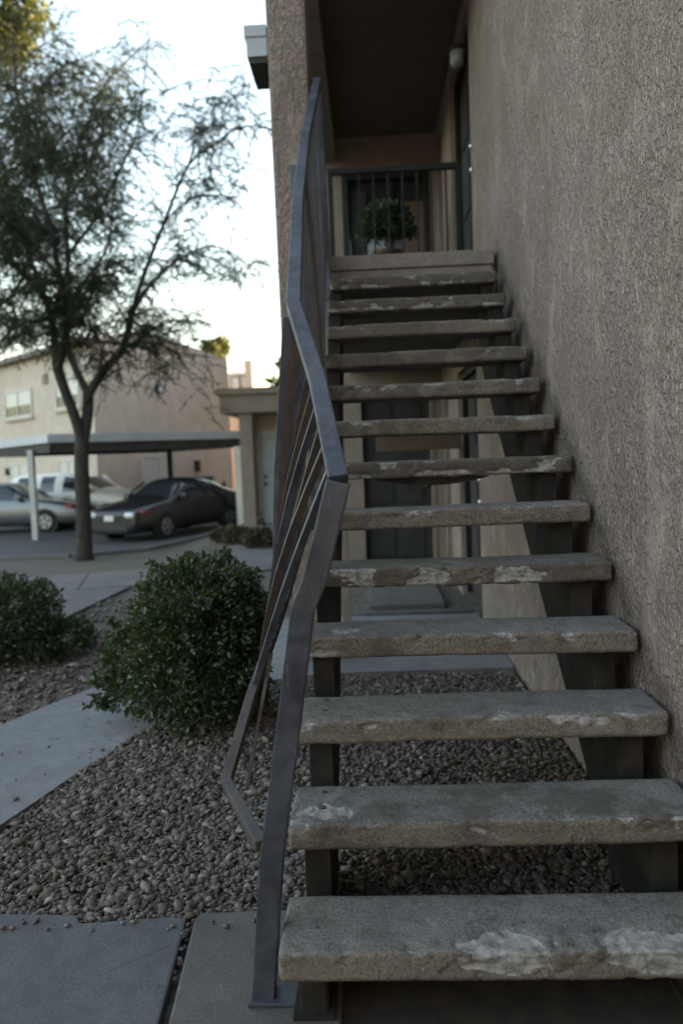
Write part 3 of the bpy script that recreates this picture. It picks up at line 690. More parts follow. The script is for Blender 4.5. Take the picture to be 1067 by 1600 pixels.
# steel stringers: a sloping tube with an upright bracket under each tread
SLOPE = RISE/RUN
for xs_, w in ((0.068, 0.062), (0.985, 0.06)):
    bm_ = MB()
    def zc(y): return RISE + y*SLOPE - 0.30
    y0, y1 = 0.045, 3.33
    yb0 = (0.66 - RISE)/SLOPE            # where the underside meets the ground
    pr = [(y0, -0.002), (yb0, -0.002), (y1, RISE + y1*SLOPE - 0.66), (y1, RISE + y1*SLOPE - 0.28), (0.30, RISE + 0.30*SLOPE - 0.28), (y0, 0.09)]
    n_ = len(pr)
    bm_.add([(xs_-w/2, y, z) for y, z in pr] + [(xs_+w/2, y, z) for y, z in pr], [tuple(range(n_)), tuple(range(2*n_-1, n_-1, -1))] + [(i, (i+1) % n_, n_+(i+1) % n_, n_+i) for i in range(n_)])
    st = bm_.build('stringer', MAT['stringer'], stair, bevel=0.004)
    for i in range(1, 14):
        ya = (i-1)*RUN+0.05
        z_top = i*RISE-TH-0.003; zl_ = max(0.0, RISE + ya*SLOPE - 0.34)
        MB().box((xs_-w/2-0.004, ya, zl_), (xs_+w/2+0.004, ya+0.17, z_top)).build('bracket', MAT['stringer'], st, bevel=0.003)
    MB().box((xs_-0.05, 0.03, 0.0), (xs_+0.05, 0.16, 0.012)).build('foot_plate', MAT['stringer'], st, bevel=0.002)
# bent flat strap that hangs below the seventh tread
cres = [(0.27 + 0.47*k/16, 7*RISE-TH-0.004 - 0.030*math.sin(math.pi*k/16)**0.8) for k in range(17)]
cb = MB(); zt7 = 7*RISE-TH-0.002; ya, yb = 6*RUN+0.035, 6*RUN+0.10
cb.add([(x, y, z) for y in (ya, yb) for x, z in cres] + [(x, y, zt7) for y in (ya, yb) for x, z in cres],
       [(k, k+1, 34+k+1, 34+k) for k in range(16)] + [(17+k+1, 17+k, 51+k, 51+k+1) for k in range(16)] + [(k+1, k, 17+k, 17+k+1) for k in range(16)] + [(34+k, 34+k+1, 51+k+1, 51+k) for k in range(16)])
cb.build('sagging_strap', MAT['stringer'], stair)

# ------------------------------------------------------------------ bent railing
rail = empty('stair_railing', (-0.06, 0.115, 0), 'bent dark steel stair railing with crooked handrail and buckled lower bar', 'railing')
base = Vector((-0.062, 0.115, 0.0))
H0 = at(426, 1335, 0.115); H1 = at(452, 1130, 0.10); H2 = at(478, 950, 0.085); H2b = at(490, 905, 0.082); HB = at(529, 752, 0.07); HC = at(459, 478, 0.75); HD = at(477, 214, 2.33); HE = at(496, 126, 3.28)
MB().sweep([base, base.lerp(H0, 0.5), H0, H1, H2 + Vector((-0.006, -0.006, 0)), H2b + Vector((0.004, 0, 0)), HB], 0.056, 0.05).build('newel_post', MAT['steel'], rail, bevel=0.004)
MB().box((base.x-0.034, 0.075, 0.0), (base.x+0.085, 0.15, 0.012)).build('base_plate', MAT['steel'], rail, bevel=0.003)
def curve(pts, n):     # points along a polyline, n per leg
    out = []
    for a, b in zip(pts[:-1], pts[1:]): out += [a.lerp(b, k/n) for k in range(n)]
    return out + [pts[-1]]
HBC = HB.lerp(HC, 0.5) + Vector((0.012, 0, 0.0)); HCD = HC.lerp(HD, 0.5) + Vector((-0.012, 0, 0))
MB().sweep([HB, HBC, HC, HCD, HD, HE], 0.046, 0.036).build('handrail', MAT['steel'], rail, bevel=0.004)
B0 = at(408, 1322, 0.12); B1 = at(354, 1222, 0.42); B2 = at(392, 1090, 0.68); B3 = at(436, 965, 0.95); B4 = at(503, 740, 1.5); BE = Vector((-0.004, 3.25, 2.60))
MB().sweep([B0, B1, B2, B3, B4, BE], 0.03, 0.03).build('bottom_rail', MAT['rusty'], rail, bevel=0.003)
MB().sweep([Vector((HE.x+0.022, 3.29, 2.16)), Vector((HE.x, 3.29, HE.z+0.01))], 0.042, 0.042).build('newel_post', MAT['steel'], rail, bevel=0.004)
MB().sweep([at(523, 640, 2.0)*0 + Vector((-0.012, 1.95, 1.35)), Vector((-0.06, 1.95, 2.66))], 0.036, 0.036).build('intermediate_post', MAT['steel'], rail, bevel=0.003)
hand = [HB, HBC, HC, HCD, HD, HE]; bot = [B1, B2, B3, B4, BE]
def on_y(pl, y):
    for a, b in zip(pl[:-1], pl[1:]):
        if a.y <= y <= b.y: return a.lerp(b, (y-a.y)/(b.y-a.y))
    return pl[-1] if y > pl[-1].y else pl[0]
ys_top = [0.13, 0.20, 0.27, 0.34, 0.41, 0.48, 0.55, 0.62, 0.69] + [0.84 + 0.0885*k for k in range(28)]
for k, yt in enumerate(ys_top):
    a = on_y(hand, yt); yb = yt if yt > 1.25 else 0.72 + (yt-0.13)*0.47
    b = on_y(bot, yb); bow = 0.028*math.exp(-((yt-0.4)/0.5)**2)
    r = random.Random(k); jx = r.uniform(-0.012, 0.012)
    pts = []
    for s in range(7):
        u = s/6; q = b.lerp(a, u); q.x += -bow*math.sin(math.pi*u) + jx*math.sin(math.pi*u); q.y += 0.03*bow/0.028*math.sin(math.pi*u)
        pts.append(q)
    MB().sweep(pts, 0.019, 0.017).build('baluster', MAT['rusty'] if k % 3 else MAT['steel'], rail)
pb_ = on_y(bot, 0.93)
MB().sweep([HC + Vector((-0.018, 0.012, -0.03)), HC.lerp(pb_, 0.5) + Vector((-0.022, 0.03, 0)), pb_], 0.034, 0.034).build('intermediate_post', MAT['steel'], rail, bevel=0.003)
# one baluster broken loose at the bottom
MB().sweep([at(387, 1228, 0.62), at(404, 1130, 0.66), at(424, 1020, 0.72)], 0.011, 0.011).build('loose_baluster', MAT['rusty'], rail)

# guard railing across the landing
gr = empty('landing_guard', (0.5, 5.0, 2.596), 'dark metal guard railing across the upper landing in front of the plant', 'railing')
gz_ = at(612, 264, 5.0).z
MB().box((-0.03, 4.975, gz_-0.025), (1.07, 5.025, gz_+0.022)).build('top_rail', MAT['dark_trim'], gr, bevel=0.004)
MB().box((-0.03, 4.985, 2.69), (1.07, 5.015, 2.72)).build('bottom_rail', MAT['dark_trim'], gr, bevel=0.003)
for k in range(8): MB().box((0.10+0.121*k, 4.993, 2.72), (0.115+0.121*k, 5.007, gz_-0.025)).build('baluster', MAT['dark_trim'], gr)
for x in (-0.03, 1.03): MB().box((x, 4.98, 2.588), (x+0.04, 5.02, gz_-0.0255)).build('post', MAT['dark_trim'], gr, bevel=0.003)

# ------------------------------------------------------------------ plants
def leaves_mesh(name, P, D, N, size, m, tone, parent, wid=0.5, fold=0.25):
    """ovate folded leaves: base point P, direction D, normal N"""
    n = len(P); D = D/np.linalg.norm(D, axis=1)[:, None]
    S = np.cross(D, N); S /= np.linalg.norm(S, axis=1)[:, None] + 1e-9; Nn = np.cross(S, D)
    L = size[:, None]; Wd = L*wid/2
    mid = P + D*L*0.5; tip = P + D*L - Nn*L*0.12
    q1 = P + D*L*0.35 + S*Wd + Nn*L*fold*0.4; q2 = P + D*L*0.72 + S*Wd*0.75 + Nn*L*fold*0.3
    r1 = P + D*L*0.35 - S*Wd + Nn*L*fold*0.4; r2 = P + D*L*0.72 - S*Wd*0.75 + Nn*L*fold*0.3
    V = np.stack([P, q1, q2, tip, r2, r1], 1).reshape(-1, 3)
    b = (np.arange(n)*6)[:, None]
    F = np.concatenate([b+np.array([[0, 1, 2, 3]]), b+np.array([[0, 3, 4, 5]])], 0)
    o = link(name, np_mesh(name, V, F, m, {'tone': np.repeat(tone, 6)}), None, parent)
    if parent is not None: o.parent = parent; o.matrix_parent_inverse = parent.matrix_basis.inverted()
    return o
def unit(v): return v/(np.linalg.norm(v, axis=1)[:, None] + 1e-9)
def bush(name, base, lobes, nl, size, label, seed, m='bush_leaf', shell=0.55, box=0.0):
    """lobes: (dx, dy, dz, rx, ry, rz)"""
    r = np.random.default_rng(seed); o = empty(name, base, label, 'bush', None)
    base = np.array(base); w = np.array([l[3]*l[4]+l[3]*l[5]+l[4]*l[5] for l in lobes]); w = w/w.sum()
    P = []; D = []
    for l, f in zip(lobes, w):
        k = int(nl*f); u = unit(r.normal(0, 1, (k, 3))); u[:, 2] = np.where(u[:, 2] < -0.75, -u[:, 2], u[:, 2])
        ub = u/(np.abs(u)**5).sum(1)[:, None]**0.2; u = u*(1-box) + ub*box
        lump = np.array([mnoise.noise(Vector(q)*2.6 + Vector((seed*3.1, l[0]*9, 0))) for q in u])*0.26 + np.array([mnoise.noise(Vector(q)*6.5 + Vector((0, seed*2.1, l[2]*5))) for q in u])*0.15
        rad = (1 + lump)*(1 - (1-shell)*r.beta(1.1, 2.6, k))
        P.append(base + np.array(l[:3]) + u*rad[:, None]*np.array(l[3:6])); D.append(u)
    for k in range(int(nl/170)):        # young sprigs that stick out of the clipped outline
        j = r.integers(0, len(P)); l0 = r.integers(0, P[j].shape[0]); d = D[j][l0] + np.array([0, 0, 0.7]) + r.normal(0, .3, 3); d /= np.linalg.norm(d)
        q = P[j][l0] + d*r.uniform(0.0, 1.0, (11, 1))*size*r.uniform(1.0, 2.6); P.append(q); D.append(d + r.normal(0, 0.7, (11, 3)))
    P = np.vstack(P); D = np.vstack(D)
    ok = P[:, 2] > base[2]+0.02; P, D = P[ok], D[ok]; n = len(P)
    N = unit(r.normal(0, 0.9, (n, 3)) + D*0.6 + np.array([0, 0, 0.9])); DD = unit(D + r.normal(0, 0.75, (n, 3)) + np.array([0, 0, 0.25]))
    tone = np.clip(r.beta(2, 2.4, n)*0.9 + 0.25*(r.random(n) < 0.035), 0, 1)
    fo = leaves_mesh('foliage', P, DD, N, size*np.exp(r.normal(0, 0.25, n)), MAT[m], tone, o, 0.52); fo['kind'] = 'stuff'
    sm = MB(); rr = random.Random(seed)
    for k in range(26):
        l = lobes[k % len(lobes)]; q = [rr.gauss(0, 1) for _ in range(3)]; nn = math.sqrt(sum(c*c for c in q)); q = [c/nn for c in q]
        a = Vector(base) + Vector((rr.uniform(-.1,.1), rr.uniform(-.1,.1), -0.03)); b = Vector(base) + Vector(l[:3]) + Vector((q[0]*l[3], q[1]*l[4], abs(q[2])*l[5]))*0.85
        mid = a.lerp(b, 0.5) + Vector((0, 0, 0.08)); sm.tube([a, mid, b], [0.011, 0.007, 0.003], 5)
    sm.build('stem', MAT['twig'], o)
    return o
# the big bush by the stairs
bush('clipped_bush', (-0.70, 2.18, 0.0), [(0.06, 0.0, 0.53, 0.31, 0.36, 0.29), (0.04, -0.06, 0.31, 0.31, 0.34, 0.30), (-0.33, 0.08, 0.27, 0.13, 0.2, 0.22), (0.22, -0.02, 0.36, 0.18, 0.28, 0.34)], 27000, 0.0265,
     'large clipped dark green bush between the walkway and the stairs', 21, box=0.55)
bush('clipped_bush', (-2.55, 3.75, -0.03), [(-0.2, 0, 0.27, 0.58, 0.5, 0.30), (0.28, -0.1, 0.28, 0.26, 0.35, 0.28), (-0.85, 0.1, 0.30, 0.5, 0.5, 0.31), (0.50, 0.1, 0.10, 0.2, 0.3, 0.13)], 20000, 0.031,
     'low wide clipped bush at the left beyond the curved walkway', 22, box=0.5)
# small dry shrubs on the dirt near the low building
for k, (px, py, s, lab) in enumerate([(372, 852, 0.30, 'wispy half dry shrub on the mound by the car'), (405, 860, 0.33, 'brown dead shrub on the mound nearest the low building door'), (350, 846, 0.24, 'small grey green weed at the car park edge')]):
    q = atz(px, py, -0.12); bush('dry_shrub', (q.x, q.y, float(gh(q.x, q.y))), [(0, 0, s*0.4, s*0.8, s*0.7, s*0.45)], 900, 0.07, lab, 30+k, 'dry_leaf', 0.3)
for k, (px, py, Y, s) in enumerate([(342, 800, 24.5, 0.75)]):
    q = at(px, py, Y); bush('dark_shrub', (q.x, q.y, float(gh(q.x, q.y))), [(0, 0, s*0.6, s*0.8, s*0.7, s*0.75)], 2500, 0.09, 'dark shrub against the far wall behind the black sedan', 40, 'bush_leaf', 0.4)

# branching trees: guide limbs read off the photograph, given real depth, then twigs with drooping leaf sprays
def tree(name, label, limbs, nsec, leafm, leafsize, seed, twig_n, tone_hi=0.0, sparse=0.5):
    """limbs: list of (points, r0, r1). The first is the trunk."""
    r = np.random.default_rng(seed); rr = random.Random(seed)
    b = limbs[0][0][0]; root = empty(name, b, label, 'tree')
    def smooth(pts, n=5):
        pts = [Vector(p) for p in pts]; out = []
        for i in range(len(pts)-1):
            p0 = pts[max(i-1, 0)]; p1 = pts[i]; p2 = pts[i+1]; p3 = pts[min(i+2, len(pts)-1)]
            for k in range(n):
                t = k/n; out.append(0.5*((2*p1)+(p2-p0)*t+(2*p0-5*p1+4*p2-p3)*t*t+(-p0+3*p1-3*p2+p3)*t**3))
        return out + [pts[-1]]
    tr = MB(); br = MB(); tips = []
    for k, (pts, r0, r1) in enumerate(limbs):
        c = smooth(pts); n = len(c); rad = [r0 + (r1-r0)*(i/(n-1))**0.8 for i in range(n)]
        if k == 0:
            rad = [q*(1 + 0.35*math.exp(-i*1.3)) for i, q in enumerate(rad)]
        (tr if k < 3 else br).tube(c, rad if k < 3 else [q*1.2 for q in rad], 10 if k < 3 else 7)
        if k >= 3: tips.append((c, rad, 1.0))
    # secondary branches
    sec = []
    for c, rad, _ in tips:
        Ls = sum((c[i+1]-c[i]).length for i in range(len(c)-1))
        for q in range(int(nsec*Ls)):
            i = rr.randrange(int(len(c)*0.15), len(c)-1); p = c[i]; t = (c[i+1]-c[i]).normalized()
            d = Vector([rr.gauss(0, 1) for _ in range(3)]); d = (d - t*d.dot(t)).normalized(); d.z = d.z*0.6 + 0.15
            Lb = rr.uniform(0.5, 1.5); dirv = (t*0.7 + d).normalized(); pts = [p]
            for s in range(5):
                dirv = (dirv + Vector((rr.gauss(0, .16), rr.gauss(0, .16), rr.gauss(0, .12) + (0.06 if s < 2 else -0.10)))).normalized(); pts.append(pts[-1] + dirv*Lb/5)
            br.tube(pts, [max(0.004, min(0.016, rad[i]*0.4))*(1-s*0.17) for s in range(6)], 4, False); sec.append(pts)
        sec.append(c[len(c)//3:])
    LP = []; LD = []
    tw = MB()
    for q in range(twig_n):
        c = rr.choice(sec)
        if c[-1].x > b.x + 1.0 and rr.random() < sparse: continue
        i = rr.randrange(0, len(c)-1); p = c[i].lerp(c[i+1], rr.random())
        d = Vector((rr.gauss(0, 1), rr.gauss(0, 1), rr.gauss(-0.05, 0.5))).normalized(); Lt = rr.uniform(0.3, 0.85); pts = [p]
        for s in range(4):
            d = (d + Vector((rr.gauss(0, .15), rr.gauss(0, .15), -0.16))).normalized(); pts.append(pts[-1] + d*Lt/4)
        tw.tube(pts, [0.005, 0.004, 0.004, 0.003, 0.002], 3, False)
        nf = int(27*Lt/0.42)
        for s in range(nf):
            u = rr.random()*3.999; a = pts[int(u)].lerp(pts[int(u)+1], u % 1); LP.append(a)
            e = Vector((rr.gauss(0, 1), rr.gauss(0, 1), rr.gauss(-0.2, 0.7))).normalized(); LD.append(e*0.75 + (pts[int(u)+1]-pts[int(u)]).normalized())
    P = np.array([p[:] for p in LP]); D = np.array([d[:] for d in LD]); n = len(P)
    N = unit(r.normal(0, 1, (n, 3))); tone = np.clip(r.beta(2, 2.5, n) + tone_hi, 0, 1)
    tr.build('trunk', MAT['bark'], root, smooth=True); br.build('branches', MAT['bark'], root)
    tw.build('twigs', MAT['twig'], root)['kind'] = 'stuff'
    fo = leaves_mesh('crown', P, unit(D), N, leafsize*np.exp(r.normal(0, 0.3, n)), MAT[leafm], tone, root, 0.2, 0.1); fo['kind'] = 'stuff'
    return root
TY = 14.2
def tp(px, py, dy=0.0): return at(px, py, TY+dy)
t0 = atz(132, 869, -0.50); TY = t0.y
z = float(gh(t0.x, t0.y))
limbs = [
 ([Vector((t0.x, t0.y, z-0.05)), tp(131, 800), tp(128, 730), tp(129, 684)], 0.165, 0.145),
 ([tp(129, 690), tp(117, 650, -.1), tp(102, 610, -.2), tp(90, 575, -.3)], 0.115, 0.10),
 ([tp(130, 690), tp(137, 650, .1), tp(138, 612, .15)], 0.12, 0.115),
 ([tp(138, 616, .15), tp(165, 575, .4), tp(192, 545, .7), tp(207, 487, .9)], 0.085, 0.06),
 ([tp(138, 616, .15), tp(118, 575, .5), tp(106, 540, .8), tp(108, 480, 1.0), tp(106, 400, 1.1), tp(104, 315, 1.3), tp(118, 244, 1.6), tp(150, 165, 1.9), tp(173, 122, 2.1), tp(236, 60, 2.4)], 0.075, 0.012),
 ([tp(90, 578, -.3), tp(84, 520, -.6), tp(72, 470, -.8), tp(40, 430, -1.1), tp(0, 392, -1.4), tp(-60, 330, -1.8)], 0.085, 0.03),
 ([tp(90, 578, -.3), tp(104, 520, -.9), tp(95, 440, -1.3), tp(80, 360, -1.6), tp(50, 260, -1.9), tp(30, 170, -2.1), tp(20, 60, -2.2)], 0.075, 0.015),
 ([tp(207, 487, .9), tp(225, 430, .7), tp(256, 350, .4), tp(295, 258, .2), tp(340, 222, 0), tp(380, 190, -.2)], 0.05, 0.008),
 ([tp(207, 487, .9), tp(240, 440, 1.3), tp(288, 400, 1.7), tp(340, 385, 2.0), tp(392, 415, 2.2)], 0.045, 0.008),
 ([tp(295, 258, .2), tp(312, 200, .5), tp(336, 150, .7)], 0.02, 0.006),
 ([tp(256, 350, .4), tp(282, 322, 0), tp(315, 305, -.3), tp(375, 308, -.5)], 0.02, 0.006),
 ([tp(106, 400, 1.1), tp(150, 340, 0.7), tp(185, 270, .3), tp(215, 200, 0), tp(232, 70, -.2)], 0.035, 0.007),
 ([tp(72, 470, -.8), tp(40, 380, -.2), tp(10, 280, .4), tp(-10, 180, .8), tp(0, 90, 1.0)], 0.04, 0.012),
 ([tp(100, 480, -1.1), tp(140, 430, -1.6), tp(170, 380, -1.9), tp(180, 290, -2.2), tp(205, 230, -2.4)], 0.03, 0.008),
 ([tp(192, 545, .7), tp(225, 525, .3), tp(265, 500, 0), tp(310, 520, -.2)], 0.03, 0.007),
 ([tp(95, 440, -1.3), tp(50, 380, -2.0), tp(0, 340, -2.6), tp(-60, 300, -3)], 0.03, 0.01),
 ([tp(108, 480, 1.0), tp(140, 455, 1.5), tp(160, 430, 2.0), tp(205, 350, 2.5)], 0.025, 0.007),
 ([tp(10, 280, .4), tp(40, 200, 0), tp(70, 130, -.4), tp(110, 95, -.6)], 0.02, 0.007),
]
limbs += [
 ([tp(192, 545, .7), tp(235, 535, 1.1), tp(280, 555, 1.4), tp(302, 602, 1.5)], 0.022, 0.006),
 ([tp(207, 500, .9), tp(238, 530, .4), tp(252, 570, .1), tp(240, 612, 0)], 0.018, 0.005),
 ([tp(288, 400, 1.7), tp(330, 430, 1.5), tp(375, 440, 1.3)], 0.016, 0.005),
 ([tp(40, 430, -1.1), tp(10, 470, -1.5), tp(-40, 500, -1.9)], 0.03, 0.01),
 ([tp(84, 520, -.6), tp(50, 500, 0), tp(15, 520, .6), tp(-20, 560, 1.0)], 0.03, 0.008),
 ([tp(80, 360, -1.6), tp(40, 330, -.9), tp(5, 250, -.4)], 0.03, 0.008),
 ([tp(104, 315, 1.3), tp(70, 250, 1.0), tp(45, 190, .7), tp(60, 110, .4)], 0.025, 0.007),
 ([tp(118, 244, 1.6), tp(90, 180, 1.3), tp(75, 130, 1.0)], 0.02, 0.006),
 ([tp(106, 400, 1.1), tp(60, 370, 1.6), tp(20, 350, 2.0)], 0.025, 0.007),
 ([tp(104, 315, 1.3), tp(140, 260, .9), tp(165, 200, .5), tp(180, 150, .2)], 0.022, 0.006),
 ([tp(130, 640, .1), tp(160, 560, -.4), tp(140, 500, -.8), tp(150, 430, -1.2)], 0.03, 0.007),
]
tree('mesquite_tree', 'large feathery mesquite tree with a forked dark trunk beside the parking lot', limbs, 3.6, 'tree_leaf', 0.054, 5, 7600)
# pale tree tops far behind
def far_tree(px, py, Y, h, rad, label, seed, n=1500, lean=0.0):
    q = at(px, py, Y); zg = -0.55; root = empty('distant_tree', (q.x, q.y, zg), label, 'tree')
    MB().tube([(q.x-lean, q.y, zg), (q.x-lean*.6, q.y, zg+(q.z-zg)*0.5), (q.x, q.y, q.z)], [0.2, 0.15, 0.06], 8).build('trunk', MAT['bark'], root)
    r = np.random.default_rng(seed); P = []; 
    for k in range(9):
        c = np.array(q[:]) + r.normal(0, 0.5, 3)*rad; u = unit(r.normal(0, 1, (n//9, 3))); P.append(c + u*(rad*0.5*r.uniform(0.3, 1.1, (n//9, 1))))
    P = np.vstack(P); k = len(P)
    fo = leaves_mesh('crown', P, unit(r.normal(0, 1, (k, 3))), unit(r.normal(0, 1, (k, 3))), 0.22*np.exp(r.normal(0, .3, k)), MAT['far_leaf'], r.beta(2, 2, k), root, 0.5); fo['kind'] = 'stuff'
far_tree(334, 552, 40, 5, 0.6, 'sunlit tree top peeking above the far stucco roof', 61)
far_tree(-18, 25, 22, 9, 1.3, 'yellowish sunlit tree crown in the top left corner', 62, 2600, 2.6)
far_tree(466, 578, 27, 5, 0.8, 'yellow green tree behind the low building by the pillar', 63)

# potted plant on a stand beyond the guard railing
pq = at(604, 398, 6.0)
stn = empty('plant_stand', (pq.x, 6.0, 2.588), 'small dark stand under the potted plant upstairs', 'stand')
MB().lathe((pq.x, 6.0, pq.z-0.14), (0, 0, -1), [(0, .17), (.02, .17), (.025, .16)], 16).build('top', MAT['dark_trim'], stn)
for k in range(3):
    a = k*2.094; MB().tube([(pq.x+.13*math.cos(a), 6+.13*math.sin(a), pq.z-.165), (pq.x+.15*math.cos(a), 6+.15*math.sin(a), 2.588)], 0.012, 6).build('leg', MAT['dark_trim'], stn)
pp = empty('potted_plant', (pq.x, 6.0, pq.z-0.14), 'round leafy plant in a brown pot on the upper landing', 'plant')
MB().lathe((pq.x, 6.0, pq.z-0.139), (0, 0, 1), [(0, .10), (.13, .135), (.132, .15), (.165, .152)], 18).build('pot', MAT['pot'], pp, smooth=False)
MB().lathe((pq.x, 6.0, pq.z+0.0), (0, 0, 1), [(0, .12), (.03, .13)], 14).build('soil', MAT['soil'], pp)
r = np.random.default_rng(8); u = unit(r.normal(0, 1, (2600, 3))); u[:, 2] = np.abs(u[:, 2])*1.1-0.15
P = np.array([pq.x, 6.0, pq.z+0.22]) + u*0.29*r.uniform(0.45, 1.0, (2600, 1))
leaves_mesh('foliage', P, unit(u+r.normal(0, .6, u.shape)), unit(r.normal(0, 1, u.shape)), 0.05*np.exp(r.normal(0, .25, 2600)), MAT['tree_leaf'], r.beta(1.5, 3, 2600), pp, 0.4)['kind'] = 'stuff'
MB().tube([(pq.x, 6.0, pq.z), (pq.x+.01, 6, pq.z+.18)], [0.015, 0.008], 6).build('stem', MAT['twig'], pp)

# ------------------------------------------------------------------ far stucco apartments
fb = empty('far_apartments', (-9.2, 25, -0.55), 'two storey pink stucco apartment block with a tiled eave behind the cars', 'building')
CA = Vector((-9.22, 25.0)); zt = at(140, 535, 25).z
LB = atz(-60, 590, zt); LE = CA + (Vector((LB.x, LB.y))-CA).normalized()*16
RB = atz(355, 562, zt); RE = Vector((RB.x, RB.y))
nl = (LE-CA).normalized(); nr2 = (RE-CA).normalized()
back = LE + (RE-CA)
def wall_piece(p, q, z0, z1, thick, m, name, parent):
    t = (q-p).normalized(); n = Vector((t.y, -t.x))
    if n.y > 0: n = -n
    a, b = p, q
    poly = [a, b, b-n*thick, a-n*thick]
    return MB().prism([(v.x, v.y) for v in poly], z0, z1).build(name, MAT[m], parent)
MB().prism([tuple(CA), tuple(RE), tuple(back), tuple(LE)], -0.7, zt).build('wall', MAT['stucco_far'], fb)
# eave and roof edge
def face_frame(p, t):
    n = Vector((t.y, -t.x)); n = -n if n.y > 0 else n
    return n
nL = face_frame(CA, nl); nR = face_frame(CA, nr2)
def fbox(p, t, n, u0, u1, z0, z1, d0, d1):     # box on a wall face: along t, out along n
    q = [p+t*u0+n*d0, p+t*u1+n*d0, p+t*u1+n*d1, p+t*u0+n*d1]
    return MB().hexa([(v.x, v.y, z0) for v in q] + [(v.x, v.y, z1) for v in q])
fbox(CA, nl, nL, -0.2, 15.9, zt-0.02, zt+0.16, -0.3, 0.35).build('eave', MAT['fascia'], fb)
rm = MB()
a, b, c_, d_ = CA, RE, back, LE; rz_ = zt+0.16; ctr = (CA+LE)/2
e1 = CA.lerp(RE, 0.35); e2 = LE.lerp(back, 0.35)
rm.add([(CA.x, CA.y, rz_), (LE.x, LE.y, rz_), (e2.x, e2.y, rz_+0.55), (e1.x, e1.y, rz_+0.55), (RE.x, RE.y, zt+0.02), (back.x, back.y, zt+0.02)], [(0,1,2,3), (3,2,5,4), (0,3,4), (1,5,2), (0,4,5,1)])
rm.build('roof', MAT['stucco_far'], fb)
def far_window(p, t, n, u0, u1, z0, z1, label=None):
    w = fbox(p, t, n, u0, u1, z0, z1, -0.02, 0.03).build('window', MAT['pane'], fb)
    th = 0.06; um = (u0+u1)/2; zm = z0 + (z1-z0)*0.42
    f = MB()
    for q in (fbox(p, t, n, u0-.02, u0+th, z0, z1, 0.0, 0.07), fbox(p, t, n, u1-th, u1+.02, z0, z1, 0.0, 0.07), fbox(p, t, n, um-th/2, um+th/2, z0+th, z1-th, 0.0, 0.068), fbox(p, t, n, u0+th, u1-th, z0-.02, z0+th, 0.0, 0.066), fbox(p, t, n, u0+th, u1-th, z1-th, z1+.02, 0.0, 0.066)):
        f.add(q.v, q.f)
    f.build('frame', MAT['window_frame'], w)
    for (ua, ub) in ((u0+th, um-th/2), (um+th/2, u1-th)):
        fbox(p, t, n, ua+.01, ub-.01, zm, z1-th-.01, 0.031, 0.04).build('blind', MAT['blind'], w)
        fbox(p, t, n, ua+.01, ub-.01, z0+th+.01, zm-.03, 0.031, 0.036).build('pane', MAT['pane'], w)
    fbox(p, t, n, u0-.1, u1+.1, z0-.12, z0-.03, 0.0, 0.12).build('sill', MAT['stucco_far'], w)
def hit(p, t, px, py):     # along-wall distance and height of a pixel on that wall face
    d = FF + RR*((px-533.5)/FPX) - UU*((py-800)/FPX); n = Vector((t.y, -t.x))
    s = (p - Vector((CX, CY))).dot(n)/Vector((d.x, d.y)).dot(n); q = CAMP + d*s
    return (Vector((q.x, q.y))-p).dot(t), q.z
for (xa, ya, xb, yb, p, t, n) in [(12, 655, 50, 606, CA, nl, nL), (91, 640, 124, 588, CA, nl, nL), (22, 786, 46, 724, CA, nl, nL), (97, 775, 124, 718, CA, nl, nL), (226, 792, 268, 712, CA, nr2, nR)]:
    u0, z0 = hit(p, t, xa, ya); u1, z1 = hit(p, t, xb, yb); ul, uh = sorted((u0, u1))
    far_window(p, t, n, ul, uh, z0, z1)
u, z = hit(CA, nr2, 247, 606)
lf = fbox(CA, nr2, nR, u-.16, u+.16, z-.2, z+.12, 0, .12).build('wall_light', MAT['dark_trim'], fb, bevel=0.03)
fbox(CA, nr2, nR, u-.1, u+.1, z-.16, z+.05, .11, .15).build('lens', MAT['lamp_glass'], lf)
u, z = hit(CA, nr2, 145, 578); fbox(CA, nr2, nR, u+.25, u+.65, z-.2, z+.15, 0, .04).build('roof_vent', MAT['fascia'], fb)
u, z = hit(CA, nl, 72, 592); fbox(CA, nl, nL, u-.2, u+.2, z-.18, z+.18, 0, .05).build('roof_vent', MAT['fascia'], fb)
u, z = hit(CA, nl, 22, 735); fbox(CA, nl, nL, u+.35, u+.6, z-.2, z+.1, 0, .12).build('wall_light', MAT['dark_trim'], fb)
u, z = hit(CA, nr2, 307, 725); fbox(CA, nr2, nR, u-.12, u+.12, z-.3, z+.15, 0, .1).build('meter_box', MAT['dark_trim'], fb)
# building further back
q0, q1 = at(358, 583, 36), at(394, 575, 36)
b2 = empty('rear_building', ((q0.x+q1.x)/2, 36, -0.6), 'distant tan stucco building glowing between the far apartments and low roof', 'building')
MB().box((q0.x-3, 36, -0.7), (q1.x, 42, q0.z)).build('wall', MAT['stucco_far'], b2)
q2 = at(381, 563, 36); MB().box((q2.x, 36.01, q0.z), (q1.x+.01, 37, q2.z)).build('chimney', MAT['stucco_far'], b2)
w0 = at(362, 612, 36); w1 = at(375, 588, 36)
ww = MB().box((w0.x, 35.95, w0.z), (w1.x, 36.02, w1.z)).build('window', MAT['pane'], b2)
MB().box((w0.x+.05, 35.93, w0.z+.05), (w1.x-.05, 35.948, w1.z-.05)).build('pane', MAT['blind'], ww)

